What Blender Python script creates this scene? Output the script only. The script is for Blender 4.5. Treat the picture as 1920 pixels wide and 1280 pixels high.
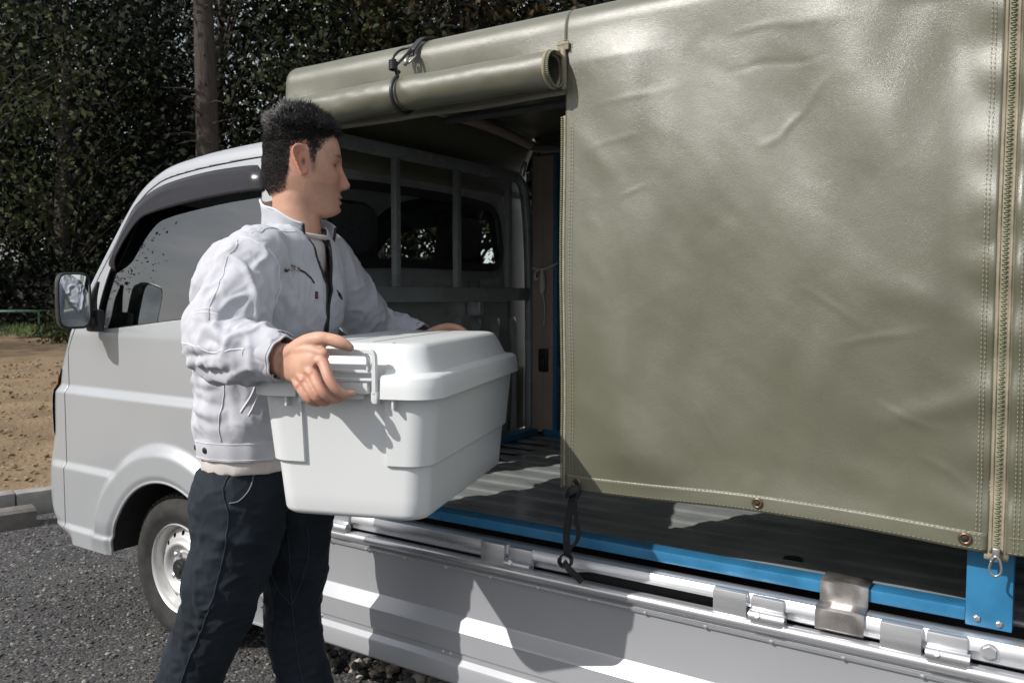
import bpy, bmesh, math, random
import numpy as np
from mathutils import Vector, Matrix
from mathutils.bvhtree import BVHTree

for o in list(bpy.data.objects):
    bpy.data.objects.remove(o)
S = bpy.context.scene
C = S.collection
# ---------------------------------------------------------------- camera
cd = bpy.data.cameras.new('camera')
cam = bpy.data.objects.new('camera', cd)
C.objects.link(cam)
cd.sensor_width = 36.0
cd.lens = 29.49
cd.clip_start = 0.05
cd.clip_end = 600.0
cam.location = (0.0, -1.76, 1.27)
cam.rotation_euler = (math.radians(90 - 3.347), 0, math.radians(33.5))
cd.dof.use_dof = True
cd.dof.focus_distance = 2.05
cd.dof.aperture_fstop = 9.0
S.camera = cam
# ---------------------------------------------------------------- sky and sun
SUN = Vector((-0.48, -1.0, 0.90)).normalized()       # towards the sun
EL = math.asin(SUN.z)
AZ = math.atan2(SUN.x, SUN.y)
W = bpy.data.worlds.new('World')
S.world = W
W.use_nodes = True
wn = W.node_tree
wn.nodes.clear()
wo = wn.nodes.new('ShaderNodeOutputWorld')
bg = wn.nodes.new('ShaderNodeBackground')
sky = wn.nodes.new('ShaderNodeTexSky')
sky.sky_type = 'NISHITA'
sky.sun_disc = False
sky.sun_elevation = EL
sky.sun_rotation = AZ
sky.air_density = 1.2
sky.dust_density = 2.0
tc = wn.nodes.new('ShaderNodeTexCoord')
mp = wn.nodes.new('ShaderNodeMapping')
mp.inputs['Scale'].default_value = (1.0, 1.0, 3.2)
nz = wn.nodes.new('ShaderNodeTexNoise')
nz.inputs['Scale'].default_value = 2.6
nz.inputs['Detail'].default_value = 8
nz.inputs['Roughness'].default_value = 0.62
rp = wn.nodes.new('ShaderNodeValToRGB')
rp.color_ramp.elements[0].position = 0.36
rp.color_ramp.elements[0].color = (0.12, 0.12, 0.12, 1)
rp.color_ramp.elements[1].position = 0.66
rp.color_ramp.elements[1].color = (1, 1, 1, 1)
cl = wn.nodes.new('ShaderNodeMixRGB')
cl.inputs[2].default_value = (13.0, 13.2, 13.8, 1)
wn.links.new(tc.outputs['Generated'], mp.inputs[0])
wn.links.new(mp.outputs[0], nz.inputs[0])
wn.links.new(nz.outputs[0], rp.inputs[0])
wn.links.new(rp.outputs[0], cl.inputs[0])
wn.links.new(sky.outputs[0], cl.inputs[1])
wn.links.new(cl.outputs[0], bg.inputs[0])
wn.links.new(bg.outputs[0], wo.inputs[0])
bg.inputs[1].default_value = 0.075
sd = bpy.data.lights.new('sun', 'SUN')
sd.energy = 4.0
sd.angle = math.radians(0.53)
sd.color = (1.0, 0.965, 0.92)
so = bpy.data.objects.new('sun', sd)
C.objects.link(so)
so.rotation_euler = SUN.to_track_quat('Z', 'Y').to_euler()
so.location = (-6, -8, 9)
S.view_settings.view_transform = 'Standard'
S.view_settings.look = 'None'
S.view_settings.gamma = 1
S.view_settings.exposure = 0.18
S.view_settings.use_curve_mapping = False

# ---------------------------------------------------------------- helpers
RNG = np.random.RandomState(7)
random.seed(7)


def ss(a, b, x):
    t = np.clip((np.asarray(x, float) - a) / (b - a), 0, 1)
    return t * t * (3 - 2 * t)


def lerp_tab(tab, x):
    a = np.array(tab, float)
    return np.interp(x, a[:, 0], a[:, 1])


def smooth_tab(tab, x):
    """cubic hermite interpolation through a table of (x, y)"""
    a = np.array(tab, float)
    X, Y = a[:, 0], a[:, 1:]
    x = np.clip(np.asarray(x, float), X[0], X[-1])
    d = np.zeros_like(Y)
    d[1:-1] = (Y[2:] - Y[:-2]) / (X[2:] - X[:-2])[:, None]
    d[0] = (Y[1] - Y[0]) / (X[1] - X[0])
    d[-1] = (Y[-1] - Y[-2]) / (X[-1] - X[-2])
    i = np.clip(np.searchsorted(X, x) - 1, 0, len(X) - 2)
    hh = (X[i + 1] - X[i])
    t = ((x - X[i]) / hh)[..., None]
    hh = hh[..., None]
    r = (2*t**3 - 3*t**2 + 1)*Y[i] + (t**3 - 2*t**2 + t)*hh*d[i] + (-2*t**3 + 3*t**2)*Y[i+1] + (t**3 - t**2)*hh*d[i+1]
    return r[..., 0] if r.shape[-1] == 1 else r


_PERM = RNG.rand(64, 64, 64)


def vnoise(p):
    """smooth value noise in 0..1 on an Nx3 array"""
    p = np.asarray(p, float)
    i = np.floor(p).astype(int)
    t = p - i
    t = t * t * (3 - 2 * t)
    r = 0
    for a in (0, 1):
        for b in (0, 1):
            for c in (0, 1):
                w = (t[:, 0] if a else 1 - t[:, 0]) * (t[:, 1] if b else 1 - t[:, 1]) * (t[:, 2] if c else 1 - t[:, 2])
                r = r + w * _PERM[(i[:, 0] + a) % 64, (i[:, 1] + b) % 64, (i[:, 2] + c) % 64]
    return r


def seg_dist(P, a, b):
    a = np.array(a, float)
    b = np.array(b, float)
    d = b - a
    t = np.clip(((P - a) @ d) / max(1e-12, d @ d), 0, 1)
    return np.linalg.norm(P - a - t[:, None] * d, axis=1), t


def empty(name, label, cat, loc=(0, 0, 0), rz=0.0, group=None):
    o = bpy.data.objects.new(name, None)
    C.objects.link(o)
    o.empty_display_size = 0.1
    o.location = loc
    o.rotation_euler = (0, 0, rz)
    tag(o, label, cat, group)
    return o


def tag(o, label=None, cat=None, group=None, kind=None):
    if label:
        o['label'] = label
    if cat:
        o['category'] = cat
    if group:
        o['group'] = group
    if kind:
        o['kind'] = kind
    return o


def mk(name, verts, faces, m=None, parent=None, smooth=True, kind=None, sharp=None):
    me = bpy.data.meshes.new(name)
    me.from_pydata([tuple(v) for v in np.asarray(verts, float)], [], [tuple(int(i) for i in f) for f in faces])
    me.validate()
    me.update()
    return link(name, me, m, parent, smooth, kind, sharp)


def link(name, me, m=None, parent=None, smooth=True, kind=None, sharp=None):
    if smooth:
        me.polygons.foreach_set('use_smooth', [True] * len(me.polygons))
        if sharp is not None:
            me.set_sharp_from_angle(angle=math.radians(sharp))
    o = bpy.data.objects.new(name, me)
    C.objects.link(o)
    if m is not None:
        me.materials.clear()
        me.materials.append(m)
    if parent is not None:
        o.parent = parent
    if kind:
        o['kind'] = kind
    return o


def cat_meshes(parts):
    V, Fs, n = [], [], 0
    for v, f in parts:
        v = np.asarray(v, float)
        V.append(v)
        Fs += [tuple(i + n for i in q) for q in f]
        n += len(v)
    return np.concatenate(V), Fs


def loft(rings, cap=True, closed=True):
    """rings: list of equal-length point arrays"""
    R = [np.asarray(r, float) for r in rings]
    n = len(R[0])
    V = np.concatenate(R)
    Fs = []
    for k in range(len(R) - 1):
        for i in range(n if closed else n - 1):
            j = (i + 1) % n
            Fs.append((k*n + i, k*n + j, (k+1)*n + j, (k+1)*n + i))
    if cap and closed:
        Fs.append(tuple(range(n))[::-1])
        Fs.append(tuple(range((len(R)-1)*n, len(R)*n)))
    return V, Fs


def resample(pts, n):
    P = np.array(pts, float)
    d = np.r_[0, np.cumsum(np.linalg.norm(np.diff(P, axis=0), axis=1))]
    return smooth_tab(np.c_[d, P], np.linspace(0, d[-1], n))


def frames(P, up=(0, 0, 1)):
    T = np.gradient(P, axis=0)
    T /= np.linalg.norm(T, axis=1)[:, None] + 1e-12
    u = np.array(up, float)
    u = u - (u @ T[0]) * T[0]
    if np.linalg.norm(u) < 1e-4:
        u = np.array([1.0, 0.02, 0]) - T[0] * T[0][0]
    u /= np.linalg.norm(u)
    A, B = [], []
    for t in T:
        u = u - (u @ t) * t
        u /= np.linalg.norm(u)
        A.append(u.copy())
        B.append(np.cross(t, u))
    return T, np.array(A), np.array(B)


def tube(pts, r, n=10, res=None, up=(0, 0, 1), flat=1.0, cap=True, rounded=False):
    """sweep a circle (radius r, scalar or one per point) along a smooth path; flat scales the second axis"""
    P = np.array(pts, float)
    r = np.full(len(P), r, float) if np.isscalar(r) else np.array(r, float)
    if res:
        d = np.r_[0, np.cumsum(np.linalg.norm(np.diff(P, axis=0), axis=1))]
        s = np.linspace(0, d[-1], res)
        r = smooth_tab(np.c_[d, r], s)
        P = smooth_tab(np.c_[d, P], s)
    T, A, B = frames(P, up)
    if rounded:
        k = np.array([0.25, 0.6, 0.88])
        off = np.sqrt(1 - k**2)
        P = np.concatenate([P[0] - T[0]*r[0]*off[:, None], P, P[-1] + T[-1]*r[-1]*off[::-1, None]])
        A = np.concatenate([[A[0]]*3, A, [A[-1]]*3])
        B = np.concatenate([[B[0]]*3, B, [B[-1]]*3])
        r = np.concatenate([r[0]*k, r, r[-1]*k[::-1]])
    th = np.linspace(0, 2*math.pi, n, endpoint=False)
    rings = [p + rr*(np.cos(th)[:, None]*a + flat*np.sin(th)[:, None]*b) for p, a, b, rr in zip(P, A, B, r)]
    return loft(rings, cap)


def etube(st, n=40, res=40, cap=True):
    """stations (cx,cy,cz, ax, ay) : horizontal superellipse rings stacked along a path, interpolated"""
    st = np.array(st, float)
    d = np.r_[0, np.cumsum(np.linalg.norm(np.diff(st[:, :3], axis=0), axis=1))]
    q = smooth_tab(np.c_[d, st], np.linspace(0, d[-1], res))
    th = np.linspace(0, 2*math.pi, n, endpoint=False)
    c, s_ = np.cos(th), np.sin(th)
    rings = []
    for row in q:
        e = 2.0/(row[5] if len(row) > 5 else 2.2)
        x = np.sign(c)*np.abs(c)**e*row[3]
        y = np.sign(s_)*np.abs(s_)**e*row[4]
        rings.append(np.c_[row[0]+x, row[1]+y, np.full(n, row[2])])
    return loft(rings, cap)


def bx(c, s, bev=0.0, seg=2):
    """bevelled box as (verts, faces): centre, full size"""
    bm = bmesh.new()
    bmesh.ops.create_cube(bm, size=1.0)
    for v in bm.verts:
        v.co = Vector((v.co.x*s[0] + c[0], v.co.y*s[1] + c[1], v.co.z*s[2] + c[2]))
    if bev > 0:
        bmesh.ops.bevel(bm, geom=list(bm.edges), offset=bev, segments=seg, profile=0.6, affect='EDGES')
    bm.verts.index_update()
    V = np.array([v.co[:] for v in bm.verts])
    Fs = [tuple(v.index for v in f.verts) for f in bm.faces]
    bm.free()
    return V, Fs


def xform(vf, M):
    V = np.asarray(vf[0], float)
    M = np.array(M)
    return V @ M[:3, :3].T + M[:3, 3], vf[1]


def extr_x(prof, x0, x1, nx=2, closed=True):
    """extrude a (y,z) outline along x"""
    prof = np.array(prof, float)
    rings = [np.c_[np.full(len(prof), x), prof] for x in np.linspace(x0, x1, nx)]
    return loft(rings, cap=closed, closed=closed)


def poly_sd(poly, X, Z):
    """signed distance to a polygon, positive inside"""
    P = np.array(poly, float)
    X = np.asarray(X, float)
    d2 = np.full(X.shape, 1e9)
    ins = np.zeros(X.shape, bool)
    for k in range(len(P)):
        a, b = P[k], P[(k+1) % len(P)]
        e = b - a
        t = np.clip(((X-a[0])*e[0] + (Z-a[1])*e[1]) / max(1e-12, e @ e), 0, 1)
        d2 = np.minimum(d2, (X-a[0]-t*e[0])**2 + (Z-a[1]-t*e[1])**2)
        if abs(b[1]-a[1]) > 1e-12:
            ins ^= ((a[1] > Z) != (b[1] > Z)) & (X < (b[0]-a[0])*(Z-a[1])/(b[1]-a[1]) + a[0])
    d = np.sqrt(d2)
    return np.where(ins, d, -d)


def line_sd(pl, X, Z):
    P = np.array(pl, float)
    d2 = np.full(np.shape(X), 1e9)
    for a, b in zip(P[:-1], P[1:]):
        e = b - a
        t = np.clip(((X-a[0])*e[0] + (Z-a[1])*e[1]) / max(1e-12, e @ e), 0, 1)
        d2 = np.minimum(d2, (X-a[0]-t*e[0])**2 + (Z-a[1]-t*e[1])**2)
    return np.sqrt(d2)


def smooth_poly(poly, n=90, closed=True):
    P = np.array(poly, float)
    if closed:
        P = np.concatenate([P[-2:], P, P[:3]])
    d = np.r_[0, np.cumsum(np.linalg.norm(np.diff(P, axis=0), axis=1))]
    if closed:
        s = np.linspace(d[2], d[-3], n, endpoint=False)
    else:
        s = np.linspace(0, d[-1], n)
    return smooth_tab(np.c_[d, P], s)


def clip_grid(xs, zs, g, fmap):
    """grid over xs, zs kept where g>0 (cells on the border are cut exactly); fmap(X,Z)->Nx3"""
    X, Z = np.meshgrid(xs, zs, indexing='ij')
    G = g(X, Z)
    P = []
    Fs = []
    idx = {}
    nx, nz_ = X.shape

    def vid(key, p):
        if key not in idx:
            idx[key] = len(P)
            P.append(p)
        return idx[key]
    for i in range(nx-1):
        for j in range(nz_-1):
            cs = [(i, j), (i+1, j), (i+1, j+1), (i, j+1)]
            gs = [G[c] for c in cs]
            if max(gs) <= 0:
                continue
            if min(gs) > 0:
                Fs.append(tuple(vid(c, (X[c], Z[c])) for c in cs))
                continue
            out = []
            for k in range(4):
                a, b = cs[k], cs[(k+1) % 4]
                ga, gb = gs[k], gs[(k+1) % 4]
                if ga > 0:
                    out.append(vid(a, (X[a], Z[a])))
                if (ga > 0) != (gb > 0):
                    t = ga/(ga-gb)
                    out.append(vid((min(a, b), max(a, b)), (X[a]+t*(X[b]-X[a]), Z[a]+t*(Z[b]-Z[a]))))
            if len(out) >= 3:
                Fs.append(tuple(out))
    P = np.array(P)
    if len(P) == 0:
        return np.zeros((0, 3)), []
    return fmap(P[:, 0], P[:, 1]), Fs


def solid(o, t, off=-1.0):
    m = o.modifiers.new('thickness', 'SOLIDIFY')
    m.thickness = t
    m.offset = off
    return o


def bake(o):
    """apply the modifiers of an object"""
    dg = bpy.context.evaluated_depsgraph_get()
    me = bpy.data.meshes.new_from_object(o.evaluated_get(dg))
    o.modifiers.clear()
    o.data = me
    return o


def voxel(vf, size, iters=0):
    me = bpy.data.meshes.new('tmp')
    me.from_pydata([tuple(v) for v in vf[0]], [], vf[1])
    bm = bmesh.new()
    bm.from_mesh(me)
    bmesh.ops.recalc_face_normals(bm, faces=bm.faces)
    bm.to_mesh(me)
    bm.free()
    o = bpy.data.objects.new('tmp', me)
    C.objects.link(o)
    m = o.modifiers.new('r', 'REMESH')
    m.mode = 'VOXEL'
    m.voxel_size = size
    bake(o)
    me = o.data
    bpy.data.objects.remove(o)
    V = np.empty(len(me.vertices)*3)
    me.vertices.foreach_get('co', V)
    V = V.reshape(-1, 3)
    E = np.empty(len(me.edges)*2, int)
    me.edges.foreach_get('vertices', E)
    E = E.reshape(-1, 2)
    if iters:
        V = lap(V, E, iters)
        me.vertices.foreach_set('co', V.ravel())
        me.update()
    return me, V, E


def lap(V, E, iters, f=0.5):
    n = len(V)
    deg = np.bincount(E.ravel(), minlength=n).astype(float)[:, None]
    for _ in range(iters):
        A = np.stack([np.bincount(E[:, 0], V[E[:, 1], k], n) + np.bincount(E[:, 1], V[E[:, 0], k], n) for k in range(3)], 1)
        V = V + f*(A/np.maximum(deg, 1) - V)
    return V


def vnormals(me):
    me.update()
    N = np.empty(len(me.vertices)*3)
    me.vertex_normals.foreach_get('vector', N)
    return N.reshape(-1, 3)


def setco(me, V):
    me.vertices.foreach_set('co', np.ascontiguousarray(V).ravel())
    me.update()


def del_faces(me, mask_fn):
    """delete faces whose centres satisfy mask_fn(centres, normals)"""
    c = np.empty(len(me.polygons)*3)
    me.polygons.foreach_get('center', c)
    nn = np.empty(len(me.polygons)*3)
    me.polygons.foreach_get('normal', nn)
    k = mask_fn(c.reshape(-1, 3), nn.reshape(-1, 3))
    bm = bmesh.new()
    bm.from_mesh(me)
    bm.faces.ensure_lookup_table()
    bmesh.ops.delete(bm, geom=[bm.faces[i] for i in np.nonzero(k)[0]], context='FACES')
    bm.to_mesh(me)
    bm.free()
    me.update()


def dup(root, parent=None):
    c = root.copy()
    C.objects.link(c)
    if parent is not None:
        c.parent = parent
    for ch in list(root.children):
        dup(ch, c)
    return c


# ---------------------------------------------------------------- materials
def mat(name, col, rough=0.5, metal=0.0, var=0.0, vscale=8.0, bump=0.0, bscale=60.0, spec=0.5, coat=0.0,
        col2=None, stretch=(1, 1, 1), rvar=0.0, detail=6, dist=0.004, coatr=0.05):
    m = bpy.data.materials.new(name)
    m.use_nodes = True
    nt = m.node_tree
    b = nt.nodes['Principled BSDF']
    b.inputs['Base Color'].default_value = (*col, 1)
    b.inputs['Roughness'].default_value = rough
    b.inputs['Metallic'].default_value = metal
    b.inputs['Specular IOR Level'].default_value = spec
    b.inputs['Coat Weight'].default_value = coat
    b.inputs['Coat Roughness'].default_value = coatr
    tx = nt.nodes.new('ShaderNodeTexCoord')
    mpp = nt.nodes.new('ShaderNodeMapping')
    mpp.inputs['Scale'].default_value = stretch
    nt.links.new(tx.outputs['Object'], mpp.inputs[0])
    if var > 0 or col2 is not None or rvar > 0:
        n = nt.nodes.new('ShaderNodeTexNoise')
        n.inputs['Scale'].default_value = vscale
        n.inputs['Detail'].default_value = detail
        nt.links.new(mpp.outputs[0], n.inputs[0])
        r = nt.nodes.new('ShaderNodeValToRGB')
        r.color_ramp.elements[0].position = 0.32
        r.color_ramp.elements[1].position = 0.68
        c2 = col2 if col2 is not None else tuple(min(1, c*(1+var)) for c in col)
        c1 = col if col2 is not None else tuple(c*(1-var) for c in col)
        r.color_ramp.elements[0].color = (*c1, 1)
        r.color_ramp.elements[1].color = (*c2, 1)
        nt.links.new(n.outputs[0], r.inputs[0])
        nt.links.new(r.outputs[0], b.inputs['Base Color'])
        if rvar > 0:
            mr = nt.nodes.new('ShaderNodeMapRange')
            mr.inputs[1].default_value = 0.3
            mr.inputs[2].default_value = 0.7
            mr.inputs[3].default_value = max(0.02, rough-rvar)
            mr.inputs[4].default_value = min(1, rough+rvar)
            nt.links.new(n.outputs[0], mr.inputs[0])
            nt.links.new(mr.outputs[0], b.inputs['Roughness'])
    if bump > 0:
        n2 = nt.nodes.new('ShaderNodeTexNoise')
        n2.inputs['Scale'].default_value = bscale
        n2.inputs['Detail'].default_value = 4
        nt.links.new(mpp.outputs[0], n2.inputs[0])
        bp = nt.nodes.new('ShaderNodeBump')
        bp.inputs['Strength'].default_value = bump
        bp.inputs['Distance'].default_value = dist
        nt.links.new(n2.outputs[0], bp.inputs['Height'])
        nt.links.new(bp.outputs[0], b.inputs['Normal'])
    return m


def glass_mat(name, tint, rough=0.0, refl=1.45):
    m = bpy.data.materials.new(name)
    m.use_nodes = True
    nt = m.node_tree
    nt.nodes.clear()
    o = nt.nodes.new('ShaderNodeOutputMaterial')
    t = nt.nodes.new('ShaderNodeBsdfTransparent')
    t.inputs[0].default_value = (*tint, 1)
    g = nt.nodes.new('ShaderNodeBsdfGlossy')
    g.inputs['Roughness'].default_value = rough
    f = nt.nodes.new('ShaderNodeFresnel')
    f.inputs[0].default_value = refl
    mx = nt.nodes.new('ShaderNodeMixShader')
    nt.links.new(f.outputs[0], mx.inputs[0])
    nt.links.new(t.outputs[0], mx.inputs[1])
    nt.links.new(g.outputs[0], mx.inputs[2])
    nt.links.new(mx.outputs[0], o.inputs[0])
    return m


M = {}
M['paint'] = mat('silver_white_paint', (0.425, 0.44, 0.455), 0.36, 0.35, var=0.025, vscale=3, coat=0.55, coatr=0.06, spec=0.4)
M['shaded_floor'] = mat('shaded_floor_paint', (0.24, 0.255, 0.25), 0.12, 0.1, var=0.22, vscale=6, rvar=0.08, bump=0.05, bscale=30)  # silver body paint, darkened for the shade under the cover
M['shaded_bed'] = mat('shaded_bed_paint', (0.29, 0.31, 0.31), 0.26, 0.1, var=0.14, vscale=5, rvar=0.1, bump=0.05, bscale=30)  # same silver, base colour lowered for the shaded bed and cab back
M['gate'] = mat('gate_paint', (0.40, 0.41, 0.43), 0.36, 0.3, var=0.04, vscale=2.5, coat=0.3, coatr=0.15, rvar=0.06)
M['alu'] = mat('aluminium', (0.62, 0.63, 0.65), 0.33, 0.75, var=0.09, vscale=40, stretch=(0.06, 1, 1), rvar=0.1)
M['steel'] = mat('stainless_steel', (0.52, 0.49, 0.47), 0.35, 0.85, var=0.14, vscale=22, rvar=0.12)
M['blue'] = mat('blue_powder_coat', (0.028, 0.165, 0.32), 0.34, 0.0, var=0.16, vscale=14, spec=0.5, bump=0.04, bscale=90, rvar=0.08)
M['black'] = mat('black_plastic', (0.018, 0.018, 0.02), 0.42, var=0.2, vscale=20)
M['rubber'] = mat('black_rubber', (0.016, 0.016, 0.017), 0.6, var=0.25, vscale=30)
M['tyre'] = mat('tyre_rubber', (0.013, 0.0125, 0.012), 0.8, col2=(0.030, 0.028, 0.025), vscale=26, bump=0.3, bscale=120, dist=0.002)
M['rim'] = mat('silver_wheel', (0.58, 0.58, 0.57), 0.40, 0.45, var=0.06, vscale=18)
M['dark'] = mat('dark_underbody', (0.02, 0.02, 0.021), 0.8, var=0.3, vscale=12)
M['inner'] = mat('cab_trim_grey', (0.11, 0.115, 0.12), 0.75, var=0.1, vscale=8)
M['head'] = mat('headliner', (0.62, 0.64, 0.60), 0.9, var=0.05)
M['seat'] = mat('seat_fabric', (0.03, 0.031, 0.034), 0.9, var=0.2, vscale=60, bump=0.2, bscale=200)
M['glass'] = glass_mat('window_glass', (0.82, 0.90, 0.87), 0.0, 2.8)
M['wglass'] = glass_mat('clear_glass', (0.90, 0.95, 0.93), 0.0, 1.45)
M['rglass'] = glass_mat('rear_window_glass', (0.93, 0.96, 0.95), 0.0, 1.3)
M['visor'] = mat('smoked_visor', (0.030, 0.029, 0.033), 0.16, 0.0, spec=0.18)
M['mirror'] = mat('mirror_glass', (0.80, 0.86, 0.88), 0.015, 1.0)
M['lens'] = mat('headlamp_lens', (0.55, 0.56, 0.58), 0.08, 0.6, var=0.35, vscale=60)
M['amber'] = mat('amber_lamp', (0.55, 0.16, 0.05), 0.15, 0.2)
M['tape'] = mat('brown_tape', (0.36, 0.29, 0.245), 0.5, var=0.12, vscale=6, bump=0.15, bscale=14)
M['white_cord'] = mat('white_cord', (0.6, 0.58, 0.54), 0.8)
# ================================================================ TRUCK
TRK = empty('truck', 'silver white flatbed truck with an olive canvas cover and its side gate let down', 'truck', (-1.7, 0.7375, 0))
TOFF = np.array([-1.7, 0.7375, 0])
WID = 1.475


def tk(name, vf, m, parent=TRK, smooth=True, sharp=35, kind=None):
    V = np.asarray(vf[0], float)
    if parent is TRK:
        V = V - TOFF
    else:
        V = V - TOFF
    return mk(name, V, vf[1], m, parent, smooth, kind, sharp)


def mirror_y(vf):
    V = np.array(vf[0], float)
    V[:, 1] = WID - V[:, 1]
    return V, [tuple(f[::-1]) for f in vf[1]]


PROF_F = [(-3.275, 0.285), (-3.38, 0.325), (-3.45, 0.385), (-3.468, 0.47), (-3.462, 0.58), (-3.435, 0.665), (-3.425, 0.72),
          (-3.418, 0.86), (-3.393, 0.966), (-3.340, 1.075), (-3.19, 1.307), (-3.116, 1.41), (-2.985, 1.585), (-2.925, 1.65), (-2.86, 1.695),
          (-2.76, 1.735), (-2.60, 1.757), (-2.436, 1.768), (-2.246, 1.775), (-2.075, 1.777)]
PROF = np.concatenate([smooth_poly(PROF_F, 110, closed=False)])
CABPOLY = np.concatenate([PROF, [(-2.075, 0.30), (-2.30, 0.285)]])
WC = (-2.63, 0.266)           # front wheel arch centre


def yside(X, Z):
    X = np.asarray(X, float)
    Z = np.asarray(Z, float)
    y = 0.01 + 0.14*np.maximum(0, Z-1.10)**1.15
    y = y + 0.019*ss(0.872, 0.908, Z)
    y = y - 0.013*(1-ss(0.575, 0.605, Z))*ss(-3.42, -3.36, X)*(1-ss(-3.0, -2.9, X))
    y = y - 0.012*(1-ss(0.340, 0.362, Z))
    rr = np.hypot(X-WC[0], Z-WC[1])
    y = y - 0.026*(1-ss(0.425, 0.475, rr))*ss(0.27, 0.42, Z) + 0.008*(1-ss(0.335, 0.362, rr))
    y = y - 0.010*np.exp(-((X+3.03)/0.05)**2 - ((Z-1.115)/0.05)**2)
    e = line_sd(PROF, X, Z)
    r = 0.055 + 0.02*(1-ss(1.0, 1.2, Z))
    q = np.maximum(0, r-e)
    y = y + r - np.sqrt(np.maximum(0, r*r - q*q))
    return y


WIN = smooth_poly([(-3.045, 1.13), (-2.6, 1.172), (-2.22, 1.205), (-2.175, 1.24), (-2.19, 1.45), (-2.215, 1.64), (-2.26, 1.672), (-2.491, 1.676),
                   (-2.70, 1.655), (-2.80, 1.628), (-2.895, 1.575), (-2.955, 1.49), (-3.04, 1.335), (-3.085, 1.20), (-3.08, 1.142)], 120)
xs = np.arange(-3.475, -2.06, 0.0055)
zs = np.arange(0.27, 1.79, 0.0055)


def g_cab(X, Z):
    g = poly_sd(CABPOLY, X, Z)
    rr = np.hypot(X-WC[0], Z-WC[1])
    return np.minimum(g, rr-0.335)


def door_field(X, Z):
    """positive inside the door outline"""
    e = line_sd(PROF, X, Z)
    d = np.minimum(X+3.287, -2.118-X)
    return np.where(Z > 1.02, np.minimum(d, e-0.062), d)


def wing(f=0.0):
    return lambda X, Z: np.c_[X, yside(X, Z)+f, Z]


door_vf = clip_grid(xs, zs, lambda X, Z: np.minimum.reduce([g_cab(X, Z), door_field(X, Z)-0.0025, -poly_sd(WIN, X, Z)]), wing())
cabs_vf = clip_grid(xs, zs, lambda X, Z: np.minimum(g_cab(X, Z), -door_field(X, Z)-0.0025), wing())
seam_vf = clip_grid(xs, zs, lambda X, Z: np.minimum(g_cab(X, Z), 0.02-np.abs(door_field(X, Z))), wing(0.012))
seal_vf = clip_grid(xs, zs, lambda X, Z: 0.016-np.abs(poly_sd(WIN, X, Z)+0.012), wing(0.006))
glas_vf = clip_grid(xs, zs, lambda X, Z: poly_sd(WIN, X, Z)+0.002, wing(0.016))


def flip(vf):
    return vf[0], [tuple(f[::-1]) for f in vf[1]]


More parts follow.
